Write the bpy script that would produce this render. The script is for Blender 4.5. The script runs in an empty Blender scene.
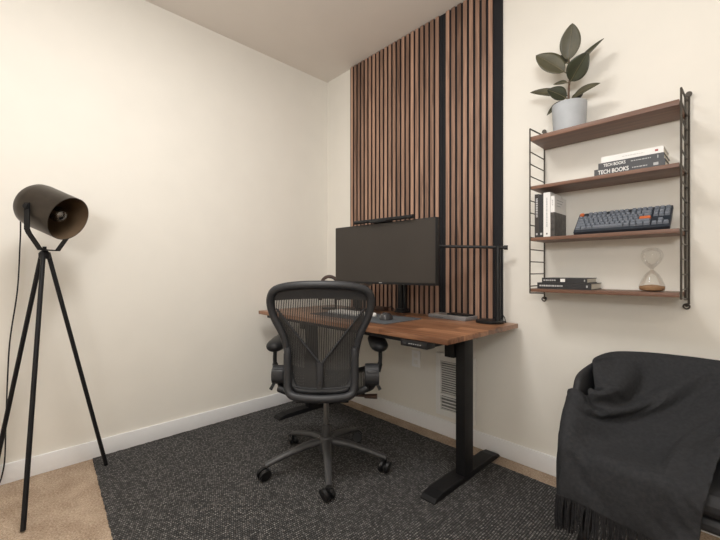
import bpy, bmesh, math, random
from mathutils import Vector, Matrix

random.seed(7)
C = bpy.context.scene.collection
PI = math.pi
R = math.radians

# ------------------------------------------------------------------ materials
def nt(name):
    m = bpy.data.materials.new(name)
    m.use_nodes = True
    t = m.node_tree
    return m, t, t.nodes, t.links, t.nodes['Principled BSDF']

def plain(name, col, rough=.5, metal=0., var=.12, scale=30., bump=0., bscale=200., spec=None, stretch=(1, 1, 1)):
    m, t, N, L, b = nt(name)
    tc = N.new('ShaderNodeTexCoord')
    mp = N.new('ShaderNodeMapping'); mp.inputs['Scale'].default_value = stretch
    L.new(tc.outputs['Object'], mp.inputs[0])
    no = N.new('ShaderNodeTexNoise'); no.inputs['Scale'].default_value = scale; no.inputs['Detail'].default_value = 4
    L.new(mp.outputs[0], no.inputs['Vector'])
    rp = N.new('ShaderNodeValToRGB')
    rp.color_ramp.elements[0].position = .3; rp.color_ramp.elements[1].position = .7
    rp.color_ramp.elements[0].color = [c * (1 - var) for c in col] + [1]
    rp.color_ramp.elements[1].color = [min(1, c * (1 + var)) for c in col] + [1]
    L.new(no.outputs['Fac'], rp.inputs[0]); L.new(rp.outputs[0], b.inputs['Base Color'])
    b.inputs['Roughness'].default_value = rough; b.inputs['Metallic'].default_value = metal
    if spec is not None: b.inputs['Specular IOR Level'].default_value = spec
    if bump:
        n2 = N.new('ShaderNodeTexNoise'); n2.inputs['Scale'].default_value = bscale; n2.inputs['Detail'].default_value = 3
        L.new(mp.outputs[0], n2.inputs['Vector'])
        bp = N.new('ShaderNodeBump'); bp.inputs['Strength'].default_value = bump; bp.inputs['Distance'].default_value = .003
        L.new(n2.outputs['Fac'], bp.inputs['Height']); L.new(bp.outputs[0], b.inputs['Normal'])
    return m

def wood(name, dark, light, axis='x', plank=None, rough=.42, attr=False, gscale=1.0):
    """Grain stretched along an axis; planks of differing tone across it, or a per-piece tone attribute."""
    m, t, N, L, b = nt(name)
    tc = N.new('ShaderNodeTexCoord')
    mp = N.new('ShaderNodeMapping')
    k = 26 * gscale; s = 1.6 * gscale
    mp.inputs['Scale'].default_value = {'x': (s, k, k), 'y': (k, s, k), 'z': (k, k, s)}[axis]
    L.new(tc.outputs['Object'], mp.inputs[0])
    no = N.new('ShaderNodeTexNoise'); no.inputs['Scale'].default_value = 1.6; no.inputs['Detail'].default_value = 6
    no.inputs['Distortion'].default_value = .6
    L.new(mp.outputs[0], no.inputs['Vector'])
    fac = no.outputs['Fac']
    if plank or attr:
        if attr:
            a = N.new('ShaderNodeAttribute'); a.attribute_name = 'tone'
            src = a.outputs['Fac']
        else:
            sx = N.new('ShaderNodeSeparateXYZ'); L.new(tc.outputs['Object'], sx.inputs[0])
            dv = N.new('ShaderNodeMath'); dv.operation = 'MULTIPLY'; dv.inputs[1].default_value = 1 / plank
            L.new(sx.outputs['Y'], dv.inputs[0])
            fl = N.new('ShaderNodeMath'); fl.operation = 'FLOOR'; L.new(dv.outputs[0], fl.inputs[0])
            d2 = N.new('ShaderNodeMath'); d2.operation = 'MULTIPLY'; d2.inputs[1].default_value = 2.1
            L.new(sx.outputs['X'], d2.inputs[0])
            a2 = N.new('ShaderNodeMath'); a2.operation = 'MULTIPLY_ADD'; a2.inputs[1].default_value = .37
            L.new(fl.outputs[0], a2.inputs[0]); L.new(d2.outputs[0], a2.inputs[2])
            f2 = N.new('ShaderNodeMath'); f2.operation = 'FLOOR'; L.new(a2.outputs[0], f2.inputs[0])
            cb = N.new('ShaderNodeCombineXYZ'); L.new(fl.outputs[0], cb.inputs[0]); L.new(f2.outputs[0], cb.inputs[1])
            wn = N.new('ShaderNodeTexWhiteNoise'); wn.noise_dimensions = '3D'; L.new(cb.outputs[0], wn.inputs['Vector'])
            src = wn.outputs['Value']
        mx = N.new('ShaderNodeMath'); mx.operation = 'MULTIPLY_ADD'; mx.inputs[1].default_value = .34 if attr else .55
        sb = N.new('ShaderNodeMath'); sb.operation = 'SUBTRACT'; sb.inputs[1].default_value = .5
        L.new(src, sb.inputs[0]); L.new(sb.outputs[0], mx.inputs[0]); L.new(fac, mx.inputs[2])
        fac = mx.outputs[0]
    rp = N.new('ShaderNodeValToRGB')
    rp.color_ramp.elements[0].position = .2; rp.color_ramp.elements[1].position = .8
    rp.color_ramp.elements[0].color = list(dark) + [1]; rp.color_ramp.elements[1].color = list(light) + [1]
    L.new(fac, rp.inputs[0]); L.new(rp.outputs[0], b.inputs['Base Color'])
    if attr:                               # slat sides take a much darker brown
        ge = N.new('ShaderNodeNewGeometry'); sn = N.new('ShaderNodeSeparateXYZ'); L.new(ge.outputs['True Normal'], sn.inputs[0])
        ab = N.new('ShaderNodeMath'); ab.operation = 'ABSOLUTE'; L.new(sn.outputs['X'], ab.inputs[0])
        gt = N.new('ShaderNodeMath'); gt.operation = 'GREATER_THAN'; gt.inputs[1].default_value = .5; L.new(ab.outputs[0], gt.inputs[0])
        mi = N.new('ShaderNodeMix'); mi.data_type = 'RGBA'; L.new(gt.outputs[0], mi.inputs['Factor'])
        L.new(rp.outputs[0], mi.inputs['A']); mi.inputs['B'].default_value = (.035, .017, .011, 1)
        L.new(mi.outputs['Result'], b.inputs['Base Color'])
    b.inputs['Roughness'].default_value = rough
    bp = N.new('ShaderNodeBump'); bp.inputs['Strength'].default_value = .08; bp.inputs['Distance'].default_value = .002
    L.new(no.outputs['Fac'], bp.inputs['Height']); L.new(bp.outputs[0], b.inputs['Normal'])
    return m

def carpet_mat():
    m, t, N, L, b = nt('beige_carpet')
    tc = N.new('ShaderNodeTexCoord')
    n1 = N.new('ShaderNodeTexNoise'); n1.inputs['Scale'].default_value = 130; n1.inputs['Detail'].default_value = 3
    n2 = N.new('ShaderNodeTexNoise'); n2.inputs['Scale'].default_value = 9; n2.inputs['Detail'].default_value = 4
    n3 = N.new('ShaderNodeTexVoronoi'); n3.inputs['Scale'].default_value = 170
    for n in (n1, n2, n3): L.new(tc.outputs['Object'], n.inputs['Vector'])
    ad = N.new('ShaderNodeMath'); ad.operation = 'MULTIPLY_ADD'; ad.inputs[1].default_value = .55
    L.new(n2.outputs['Fac'], ad.inputs[0]); L.new(n1.outputs['Fac'], ad.inputs[2])
    rp = N.new('ShaderNodeValToRGB')
    rp.color_ramp.elements[0].position = .5; rp.color_ramp.elements[1].position = 1.05
    rp.color_ramp.elements[0].color = (.29, .20, .138, 1); rp.color_ramp.elements[1].color = (.60, .475, .36, 1)
    L.new(ad.outputs[0], rp.inputs[0]); L.new(rp.outputs[0], b.inputs['Base Color'])
    b.inputs['Roughness'].default_value = .97; b.inputs['Specular IOR Level'].default_value = .1
    bp = N.new('ShaderNodeBump'); bp.inputs['Strength'].default_value = .7; bp.inputs['Distance'].default_value = .008
    L.new(n3.outputs['Distance'], bp.inputs['Height']); L.new(bp.outputs[0], b.inputs['Normal'])
    return m

def rug_mat():
    """Rows of chunky yarn stitches running along Y, dark grey with pale flecks."""
    m, t, N, L, b = nt('woven_charcoal_rug')
    tc = N.new('ShaderNodeTexCoord')
    sx = N.new('ShaderNodeSeparateXYZ'); L.new(tc.outputs['Object'], sx.inputs[0])
    def math_(op, a, v):
        n = N.new('ShaderNodeMath'); n.operation = op
        L.new(a, n.inputs[0])
        if isinstance(v, (int, float)): n.inputs[1].default_value = v
        else: L.new(v, n.inputs[1])
        return n.outputs[0]
    wob = N.new('ShaderNodeTexNoise'); wob.inputs['Scale'].default_value = 14
    L.new(tc.outputs['Object'], wob.inputs['Vector'])
    w = math_('MULTIPLY', math_('SUBTRACT', wob.outputs['Fac'], .5), 1.2)
    xr = math_('ADD', math_('MULTIPLY', sx.outputs['X'], 1 / .0105), w)
    row = math_('FLOOR', xr, 0); fx = math_('FRACT', xr, 0)
    yo = math_('ADD', math_('MULTIPLY', sx.outputs['Y'], 1 / .0095), math_('MULTIPLY', row, .5))
    cell = math_('FLOOR', yo, 0); fy = math_('FRACT', yo, 0)
    cb = N.new('ShaderNodeCombineXYZ'); L.new(row, cb.inputs[0]); L.new(cell, cb.inputs[1])
    wn = N.new('ShaderNodeTexWhiteNoise'); wn.noise_dimensions = '3D'; L.new(cb.outputs[0], wn.inputs['Vector'])
    hx = math_('SINE', math_('MULTIPLY', fx, PI), 0); hy = math_('SINE', math_('MULTIPLY', fy, PI), 0)
    h = math_('MULTIPLY', hx, math_('POWER', hy, .6))
    fine = N.new('ShaderNodeTexNoise'); fine.inputs['Scale'].default_value = 260; fine.inputs['Detail'].default_value = 2
    L.new(tc.outputs['Object'], fine.inputs['Vector'])
    # pale flecks: raised part of the stitches whose cell value is high
    fl = math_('MULTIPLY', math_('POWER', h, 1.3), math_('ADD', math_('MULTIPLY', math_('POWER', wn.outputs['Value'], 1.5), .75), .22))
    fl = math_('MULTIPLY', fl, math_('MULTIPLY', fine.outputs['Fac'], 1.7))
    rp = N.new('ShaderNodeValToRGB')
    e = rp.color_ramp.elements
    e[0].position = 0; e[0].color = (.030, .030, .030, 1)
    e[1].position = .85; e[1].color = (.34, .325, .31, 1)
    k = e.new(.3); k.color = (.11, .106, .104, 1)
    L.new(fl, rp.inputs[0]); L.new(rp.outputs[0], b.inputs['Base Color'])
    b.inputs['Roughness'].default_value = .95; b.inputs['Specular IOR Level'].default_value = .15
    bp = N.new('ShaderNodeBump'); bp.inputs['Strength'].default_value = .8; bp.inputs['Distance'].default_value = .006
    L.new(h, bp.inputs['Height']); L.new(bp.outputs[0], b.inputs['Normal'])
    return m

def mesh_fabric(name, col, pitch, hole, cross=False):
    """See-through woven suspension mesh: opaque vertical strands with clear gaps between."""
    m, t, N, L, b = nt(name)
    b.inputs['Base Color'].default_value = list(col) + [1]; b.inputs['Roughness'].default_value = .6
    tc = N.new('ShaderNodeTexCoord')
    sx = N.new('ShaderNodeSeparateXYZ'); L.new(tc.outputs['Object'], sx.inputs[0])
    mu = N.new('ShaderNodeMath'); mu.operation = 'MULTIPLY'; mu.inputs[1].default_value = 1 / pitch
    L.new(sx.outputs['X'], mu.inputs[0])
    fr = N.new('ShaderNodeMath'); fr.operation = 'FRACT'; L.new(mu.outputs[0], fr.inputs[0])
    lt = N.new('ShaderNodeMath'); lt.operation = 'LESS_THAN'; lt.inputs[1].default_value = hole
    L.new(fr.outputs[0], lt.inputs[0])
    tr = N.new('ShaderNodeBsdfTransparent')
    mx = N.new('ShaderNodeMixShader'); L.new(lt.outputs[0], mx.inputs[0])
    L.new(b.outputs[0], mx.inputs[1]); L.new(tr.outputs[0], mx.inputs[2])
    L.new(mx.outputs[0], N['Material Output'].inputs['Surface'])
    return m

def thin_glass(name, tint=(.99, .99, .985), amount=.34, blend=.35):
    m, t, N, L, b = nt(name)
    N.remove(b)
    tr = N.new('ShaderNodeBsdfTransparent'); tr.inputs[0].default_value = list(tint) + [1]
    gl = N.new('ShaderNodeBsdfGlossy'); gl.inputs['Roughness'].default_value = .04
    lw = N.new('ShaderNodeLayerWeight'); lw.inputs['Blend'].default_value = blend
    no = N.new('ShaderNodeTexNoise'); no.inputs['Scale'].default_value = 3
    mu = N.new('ShaderNodeMath'); mu.operation = 'MULTIPLY'; mu.inputs[1].default_value = amount
    L.new(lw.outputs['Fresnel'], mu.inputs[0])
    mx = N.new('ShaderNodeMixShader'); L.new(mu.outputs[0], mx.inputs[0])
    L.new(tr.outputs[0], mx.inputs[1]); L.new(gl.outputs[0], mx.inputs[2])
    L.new(mx.outputs[0], N['Material Output'].inputs['Surface'])
    return m

def attr_mat(name, rough=.5):
    m, t, N, L, b = nt(name)
    a = N.new('ShaderNodeAttribute'); a.attribute_name = 'col'
    L.new(a.outputs['Color'], b.inputs['Base Color']); b.inputs['Roughness'].default_value = rough
    return m

M = dict(
    paint=plain('cream_wall_paint', (.80, .768, .70), .75, var=.012, scale=6, bump=.05, bscale=240, spec=.2),
    ceil=plain('ceiling_paint', (.80, .745, .685), .85, var=.012, scale=5, bump=.06, bscale=160, spec=.1),
    trim=plain('white_trim_paint', (.85, .85, .855), .4, var=.01),
    carpet=carpet_mat(), rug=rug_mat(),
    felt=plain('black_felt', (.008, .008, .010), .9, var=.2, scale=150),
    slat=wood('walnut_slats', (.125, .068, .045), (.47, .285, .200), 'z', attr=True, rough=.5),
    desk=wood('walnut_desktop', (.125, .053, .026), (.40, .195, .102), 'x', plank=.075, rough=.34),
    shelf=wood('walnut_shelf', (.10, .047, .028), (.23, .115, .072), 'x', rough=.45),
    black=plain('black_powder_coat', (.009, .009, .010), .5, var=.1, scale=80, spec=.25),
    satin=plain('satin_black_plastic', (.012, .012, .013), .4, var=.1, scale=80, spec=.3),
    graphite=plain('graphite_plastic', (.027, .028, .031), .45, var=.08, scale=60, bump=.05, bscale=500, spec=.4),
    baseg=plain('grey_base_plastic', (.048, .048, .050), .45, var=.08, scale=60),
    graph2=plain('dark_graphite_plastic', (.015, .0155, .017), .5, var=.08, scale=60, spec=.3),
    chrome=plain('grey_steel', (.30, .30, .30), .3, 1, var=.05),
    wire=plain('dark_bronze_wire', (.055, .046, .036), .45, .4, var=.1),
    lampm=plain('dark_bronze_metal', (.060, .050, .041), .38, .75, var=.18, scale=14),
    lampin=plain('bronze_inside', (.17, .115, .070), .42, .3, var=.12, scale=14),
    screen=plain('switched_off_screen', (.040, .034, .029), .45, var=.05, scale=4, spec=.3),
    meshu=mesh_fabric('suspension_mesh', (.035, .034, .033), .0085, .33),
    meshl=mesh_fabric('lumbar_mesh', (.030, .030, .031), .0085, .06),
    seatm=mesh_fabric('seat_mesh', (.022, .022, .022), .0085, .2),
    grey=plain('grey_metal_case', (.26, .26, .27), .4, .3, var=.05),
    mouse=plain('dark_grey_gloss_plastic', (.045, .045, .048), .25, var=.05),
    mat=plain('dark_grey_felt_mat', (.075, .085, .095), .85, var=.12, scale=200),
    silver=plain('silver_aluminium', (.62, .62, .62), .35, .6, var=.03),
    white=plain('white_plastic', (.78, .77, .74), .45, var=.02),
    brown=plain('brown_leather', (.055, .028, .018), .55, var=.15),
    vent=plain('white_enamel', (.80, .79, .76), .45, var=.02),
    ventd=plain('dark_vent_gap', (.20, .20, .19), .8, var=.05),
    pot=plain('pale_grey_ceramic', (.40, .42, .44), .6, var=.06, scale=18, bump=.05),
    soil=plain('potting_soil', (.03, .02, .014), .95, var=.4, scale=120, bump=.5),
    stem=plain('plant_stem', (.10, .055, .03), .6, var=.2),
    leaf=plain('rubber_plant_leaf', (.024, .028, .013), .38, var=.35, scale=22),
    leafb=plain('rubber_plant_leaf_pale', (.066, .060, .032), .45, var=.25, scale=22),
    rib=plain('leaf_midrib', (.13, .11, .06), .5, var=.1),
    bk_black=plain('black_book_cover', (.022, .022, .024), .45, var=.15),
    bk_char=plain('charcoal_book_cover', (.060, .062, .068), .5, var=.1),
    bk_white=plain('white_book_cover', (.78, .77, .75), .5, var=.02),
    bk_brown=plain('dark_brown_book_cover', (.040, .034, .030), .5, var=.15),
    paper=plain('book_pages', (.70, .66, .58), .85, var=.06, scale=300, stretch=(1, 1, 8)),
    ink=plain('white_print', (.75, .74, .72), .6, var=.01),
    inkd=plain('dark_print', (.10, .09, .09), .6, var=.05),
    inkr=plain('dark_red_print', (.30, .05, .05), .6, var=.05),
    photo=plain('dark_photo_print', (.055, .05, .047), .4, var=.75, scale=42),
    keycase=plain('navy_keyboard_case', (.020, .026, .036), .45, var=.08),
    keys=attr_mat('keycaps', .5),
    orange=plain('orange_keycap', (.62, .16, .055), .5, var=.05),
    glass=thin_glass('clear_blown_glass'),
    bulb=thin_glass('bulb_glass', (.75, .72, .66), 1.0, .62),
    sand=plain('brown_sand', (.30, .17, .085), .9, var=.25, scale=300),
    chair=plain('black_upholstery', (.012, .013, .016), .7, var=.2, scale=120, bump=.1),
    throw=plain('charcoal_wool', (.030, .031, .034), .95, var=.16, scale=90, bump=.3, bscale=260, spec=.15),
    fringe=plain('charcoal_yarn', (.022, .022, .024), .95, var=.3, scale=80, spec=.2),
    button=plain('pale_grey_print', (.45, .45, .45), .5, var=.02),
)

# ------------------------------------------------------------------ mesh builder
def catmull(pts, n=8, closed=False):
    P = [Vector(p) for p in pts]; out = []
    k = len(P)
    rng = range(k if closed else k - 1)
    for i in rng:
        if closed: a, b, c, d = P[(i - 1) % k], P[i], P[(i + 1) % k], P[(i + 2) % k]
        else: a, b, c, d = P[max(i - 1, 0)], P[i], P[i + 1], P[min(i + 2, k - 1)]
        for j in range(n):
            t = j / n
            out.append(.5 * ((2 * b) + (c - a) * t + (2 * a - 5 * b + 4 * c - d) * t * t + (3 * b - a - 3 * c + d) * t ** 3))
    if not closed: out.append(P[-1])
    return out

class MB:
    turn = None                            # optional rotation given to everything built
    def __init__(self): self.bm = bmesh.new(); self.lay = None
    def box(self, c, s, rot=None, bev=0.):
        r = bmesh.ops.create_cube(self.bm, size=1)
        vs = r['verts']
        mt = Matrix.Translation(Vector(c)) @ ((rot.to_4x4() if rot is not None else Matrix.Identity(4)) @ Matrix.Diagonal((s[0], s[1], s[2], 1)))
        bmesh.ops.transform(self.bm, matrix=mt, verts=vs)
        if bev:
            es = list({e for v in vs for e in v.link_edges})
            bmesh.ops.bevel(self.bm, geom=es, offset=bev, segments=2, profile=.6, affect='EDGES')
        return self
    def span(self, a, b, bev=0.):
        return self.box([(a[i] + b[i]) / 2 for i in range(3)], [abs(b[i] - a[i]) for i in range(3)], None, bev)
    def tube(self, pts, r, n=10, closed=False, cap=True, flat=None, up=None):
        P = [Vector(p) for p in pts]; k = len(P)
        rs = r if isinstance(r, (list, tuple)) else [r] * k
        rings = []
        u = None
        for i in range(k):
            if closed: tg = P[(i + 1) % k] - P[i - 1]
            else: tg = P[min(i + 1, k - 1)] - P[max(i - 1, 0)]
            tg.normalize()
            if up is not None:
                u = Vector(up) - tg * tg.dot(Vector(up))
                u.normalize()
            elif u is None:
                a = Vector((0, 0, 1)) if abs(tg.z) < .9 else Vector((1, 0, 0))
                u = a - tg * tg.dot(a); u.normalize()
            else:
                u = u - tg * tg.dot(u); u.normalize()
            w = tg.cross(u)
            f = flat if flat else 1
            rings.append([self.bm.verts.new(P[i] + (u * math.cos(2 * PI * j / n) * f + w * math.sin(2 * PI * j / n)) * rs[i]) for j in range(n)])
        m = k if closed else k - 1
        for i in range(m):
            A, B = rings[i], rings[(i + 1) % k]
            for j in range(n):
                self.bm.faces.new((A[j], A[(j + 1) % n], B[(j + 1) % n], B[j]))
        if cap and not closed:
            self.bm.faces.new(rings[0][::-1]); self.bm.faces.new(rings[-1])
        return self
    def cyl(self, a, b, r0, r1=None, n=16): return self.tube([a, b], [r0, r1 if r1 is not None else r0], n)
    def lathe(self, prof, c=(0, 0, 0), n=32, mat=None, close=True):
        mt = mat or Matrix.Translation(Vector(c)); rings = []
        for (r, z) in prof:
            if r < 1e-6: rings.append([self.bm.verts.new(mt @ Vector((0, 0, z)))])
            else: rings.append([self.bm.verts.new(mt @ Vector((r * math.cos(2 * PI * j / n), r * math.sin(2 * PI * j / n), z))) for j in range(n)])
        for A, B in zip(rings, rings[1:]):
            for j in range(n):
                q = [A[j % len(A)], A[(j + 1) % len(A)], B[(j + 1) % len(B)], B[j % len(B)]]
                q = [v for i, v in enumerate(q) if v not in q[:i]]
                if len(q) > 2:
                    try: self.bm.faces.new(q)
                    except ValueError: pass
        return self
    def grid(self, fn, nu, nv, closeu=False):
        V = [[self.bm.verts.new(Vector(fn(i / nu, j / nv))) for j in range(nv + 1)] for i in range(nu + (0 if closeu else 1))]
        for i in range(nu):
            for j in range(nv):
                A, B = V[i], V[(i + 1) % len(V)]
                self.bm.faces.new((A[j], B[j], B[j + 1], A[j + 1]))
        return V
    def poly(self, pts, thick=0., axis=(0, 0, 1)):
        vs = [self.bm.verts.new(Vector(p)) for p in pts]
        f = self.bm.faces.new(vs)
        if thick:
            r = bmesh.ops.extrude_face_region(self.bm, geom=[f])
            bmesh.ops.translate(self.bm, vec=Vector(axis) * thick, verts=[g for g in r['geom'] if isinstance(g, bmesh.types.BMVert)])
        return self
    def tone(self, name, val):
        """paint all faces added since the last call"""
        if self.lay is None: self.lay = self.bm.loops.layers.float_color.new(name); self.done = set()
        for f in self.bm.faces:
            if f.index == -1 or f not in self.done:
                for l in f.loops: l[self.lay] = val
                self.done.add(f)
        return self
    def build(self, name, mat, parent=None, smooth=True, solid=0., sub=0, bevel=0., offset=-1):
        if MB.turn is not None: self.bm.transform(MB.turn)
        bmesh.ops.recalc_face_normals(self.bm, faces=self.bm.faces)
        me = bpy.data.meshes.new(name)
        if parent is not None:
            root = parent
            while root.parent: root = root.parent
            inv = (Matrix.Translation(root.location) @ root.rotation_euler.to_matrix().to_4x4()).inverted()
            if root.get('_local') is None and root.type == 'EMPTY': self.bm.transform(inv)
        self.bm.to_mesh(me); self.bm.free()
        if smooth:
            me.polygons.foreach_set('use_smooth', [True] * len(me.polygons))
            me.set_sharp_from_angle(angle=R(38))
        me.materials.append(mat)
        o = bpy.data.objects.new(name, me); C.objects.link(o)
        if parent is not None: o.parent = parent
        if solid:
            md = o.modifiers.new('solid', 'SOLIDIFY'); md.thickness = solid; md.offset = offset
        if bevel:
            md = o.modifiers.new('bevel', 'BEVEL'); md.width = bevel; md.segments = 2; md.limit_method = 'ANGLE'
        if sub:
            md = o.modifiers.new('sub', 'SUBSURF'); md.levels = sub; md.render_levels = sub
        return o

def tag(o, label, cat, group=None, kind=None):
    o['label'] = label; o['category'] = cat
    if group: o['group'] = group
    if kind: o['kind'] = kind
    return o
def thing(name, label, cat, loc=(0, 0, 0), rz=0., group=None, local=False):
    o = bpy.data.objects.new(name, None); C.objects.link(o)
    o.location = loc; o.rotation_euler = (0, 0, rz); o.empty_display_size = .1
    if local: o['_local'] = 1
    return tag(o, label, cat, group)
def struct(name, mb, mat, **k):
    o = mb.build(name, mat, None, **k); o['kind'] = 'structure'; return o
def text_part(name, body, size, mat, parent, mtx, bold=False, align='LEFT', sx=1.):
    cu = bpy.data.curves.new(name, 'FONT'); cu.body = body; cu.size = size; cu.extrude = .0002
    cu.align_x = align; cu.align_y = 'CENTER'
    if bold: cu.offset = size * .022
    tmp = bpy.data.objects.new('tmp', cu); C.objects.link(tmp)
    bpy.context.view_layer.update()
    me = bpy.data.meshes.new_from_object(tmp.evaluated_get(bpy.context.evaluated_depsgraph_get()))
    bpy.data.objects.remove(tmp)
    root = parent
    while root.parent: root = root.parent
    inv = (Matrix.Translation(root.location) @ root.rotation_euler.to_matrix().to_4x4()).inverted()
    me.transform(inv @ mtx @ Matrix.Diagonal((sx, 1, 1, 1)))
    me.materials.clear(); me.materials.append(mat)
    o = bpy.data.objects.new(name, me); C.objects.link(o); o.parent = parent
    return o
def spread(a, b, t): return a + (b - a) * t
def sq(w, h, r, n=5):
    out = []
    for cx, cy, a in ((w - r, h - r, 0), (-w + r, h - r, 90), (-w + r, -h + r, 180), (w - r, -h + r, 270)):
        for i in range(n + 1): out.append((cx + r * math.cos(R(a + 90 * i / n)), cy + r * math.sin(R(a + 90 * i / n))))
    return out

# ------------------------------------------------------------------ room
XR, YF, HC = 4.3, -4.4, 2.735
struct('floor', MB().span((-.1, YF - .1, -.1), (XR + .1, .1, 0)), M['carpet'])
struct('ceiling', MB().span((-.1, YF - .1, HC), (XR + .1, .1, HC + .1)), M['ceil'])
struct('wall_left', MB().span((-.1, YF - .1, 0), (0, .1, HC)), M['paint'])
struct('wall_back', MB().span((0, 0, 0), (XR, .1, HC)), M['paint'])
struct('wall_right', MB().span((XR, YF - .1, 0), (XR + .1, .1, HC)), M['paint'])
struct('wall_front', MB().span((0, YF - .1, 0), (XR, YF, HC)), M['paint'])
BH, BT = .098, .014
struct('baseboard_left', MB().span((0, YF, 0), (BT, 0, BH), .003), M['trim'])
struct('baseboard_back', MB().span((BT, -BT, 0), (XR, 0, BH), .003), M['trim'])
struct('baseboard_right', MB().span((XR - BT, YF, 0), (XR, -BT, BH), .003), M['trim'])
struct('baseboard_front', MB().span((BT, YF, 0), (XR - BT, YF + BT, BH), .003), M['trim'])

# ------------------------------------------------------------------ rug
RT = .009
def rug_edge():
    pts = []
    x0, x1, y0, y1 = .024, 2.46, -1.706, -.128
    def side(a, b, n, nx, ny):
        for i in range(n):
            t = i / n; w = random.uniform(-.0028, .0028)
            pts.append((spread(a[0], b[0], t) + nx * w, spread(a[1], b[1], t) + ny * w, .001))
    side((x0, y0), (x1, y0 - .15), 190, 0, 1); side((x1, y0 - .15), (x1, y1), 140, 1, 0)
    side((x1, y1), (x0, y1), 190, 0, 1); side((x0, y1), (x0, y0), 130, 1, 0)
    return pts
rug = MB().poly(rug_edge(), RT - .001).build('area_rug', M['rug'], smooth=False)
tag(rug, 'dark charcoal woven area rug with pale flecks lying on the beige carpet', 'rug')

# ------------------------------------------------------------------ slat panels on the back wall
def slat_panel(x0, slats, pitch, x1, label):
    z0, z1 = .735, HC - .006
    t = thing('slat_panel', label, 'wall panel', ((x0 + x1) / 2, -.006, z0), 0, 'slatted wood panels')
    MB().span((x0, -.012, z0), (x1, -.002, z1)).build('felt_backing', M['felt'], t, smooth=False)
    m = MB()
    for x in slats:
        m.span((x, -.0205, z0), (x + pitch * .63, -.0125, z1))
        m.tone('tone', (random.random(),) * 3 + (1,))
    m.build('slats', M['slat'], t, smooth=False)
PX = .0414
slat_panel(.316, [.331 + i * .0413 for i in range(21)], .0413, 1.206, 'wide walnut slat panel behind the monitor, nearer the room corner')
slat_panel(1.209, [1.236 + i * PX for i in range(8)], PX, 1.607, 'narrow walnut slat panel edged by a black strip, behind the desk lamp')

# ------------------------------------------------------------------ wall fittings
t = thing('power_outlet', 'pale power outlet plate on the wall below the desk', 'outlet', (.985, 0, .455))
MB().span((.95, -.007, .398), (1.02, 0, .512), .002).build('cover_plate', M['trim'], t)
m = MB()
for z in (.432, .478): m.span((.968, -.0085, z - .014), (1.002, -.0071, z + .014), .0006)
m.build('socket', M['vent'], t)
t = thing('heater_vent', 'white louvred wall heater grille behind the right desk leg', 'vent', (1.298, 0, .15))
m = MB(); x0, x1, z0, z1 = 1.16, 1.44, .130, .532
for a, b in (((x0, z0), (x0 + .035, z1)), ((x1 - .035, z0), (x1, z1)), ((x0 + .035, z1 - .05), (x1 - .035, z1)), ((x0 + .035, z0), (x1 - .035, z0 + .04)), ((x0 + .035, .258), (x1 - .035, .272))):
    m.span((a[0], -.022, a[1]), (b[0], 0, b[1]))
m.build('frame', M['vent'], t, bevel=.003)
MB().span((x0 + .035, -.004, z0 + .04), (x1 - .035, -.001, z1 - .05)).build('grille_backing', M['ventd'], t)
m = MB()
for i in range(14):
    z = .282 + i * .0147
    m.box(((x0 + x1) / 2, -.013, z), (x1 - x0 - .07, .0155, .003), Matrix.Rotation(R(-38), 3, 'X'))
m.build('louvre', M['vent'], t, smooth=False)
m = MB()
for i in range(4): m.box(((x0 + x1) / 2, -.013, .183 + i * .021), (x1 - x0 - .07, .014, .005), Matrix.Rotation(R(-38), 3, 'X'))
m.build('lower_louvre', M['vent'], t, smooth=False)

# ------------------------------------------------------------------ standing desk
DZ, DT = .775, .025
DX0, DX1, DY0, DY1 = .106, 1.706, -.727, -.032
t = desk = thing('standing_desk', 'height-adjustable walnut topped desk with black steel legs', 'desk', ((DX0 + DX1) / 2, -.37, 0))
MB().span((DX0, DY0, DZ - DT), (DX1, DY1, DZ), .003).build('desktop', M['desk'], t)
m = MB()
for x in (.26, 1.563):
    m.span((x - .028, -.68, .715), (x + .028, -.07, DZ - DT - .0005), .004)
m.span((.29, -.40, .70), (1.535, -.34, DZ - DT - .0005), .003)
m.span((.20, -.71, DZ - DT - .02), (1.48, -.69, DZ - DT - .0005), .002)
m.build('under_frame', M['black'], t)
for x in (.26, 1.563):
    MB().span((x - .012, -.415, .035), (x + .040, -.33, .715), .006).build('lifting_leg', M['black'], t)
    f = MB()
    def foot(u, v, x=x):
        return None
    ys = [-.672, -.655, -.60, -.11, -.050, -.032]; hs = [.006, .020, .030, .030, .020, .006]
    prof = [(y, RT + h) for y, h in zip(ys, hs)] + [(-.032, RT), (-.672, RT)]
    f.poly([(x - .04, y, z) for y, z in prof], .08, (1, 0, 0))
    f.build('foot', M['black'], t, smooth=False, bevel=.003)
    MB().span((x - .068, -.43, .622), (x - .0125, -.35, .713), .004).build('motor_housing', M['black'], t)
p = MB().box((1.535, -.708, .733), (.150, .06, .030), None, .004).build('control_panel', M['satin'], t)
m = MB()
for i in range(6): m.span((1.508 + i * .0125, -.7390, .7315), (1.514 + i * .0125, -.7379, .735))
m.build('buttons', M['button'], p)
MB().span((1.474, -.7390, .7265), (1.497, -.7379, .7395)).build('display', M['graphite'], p)

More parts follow.
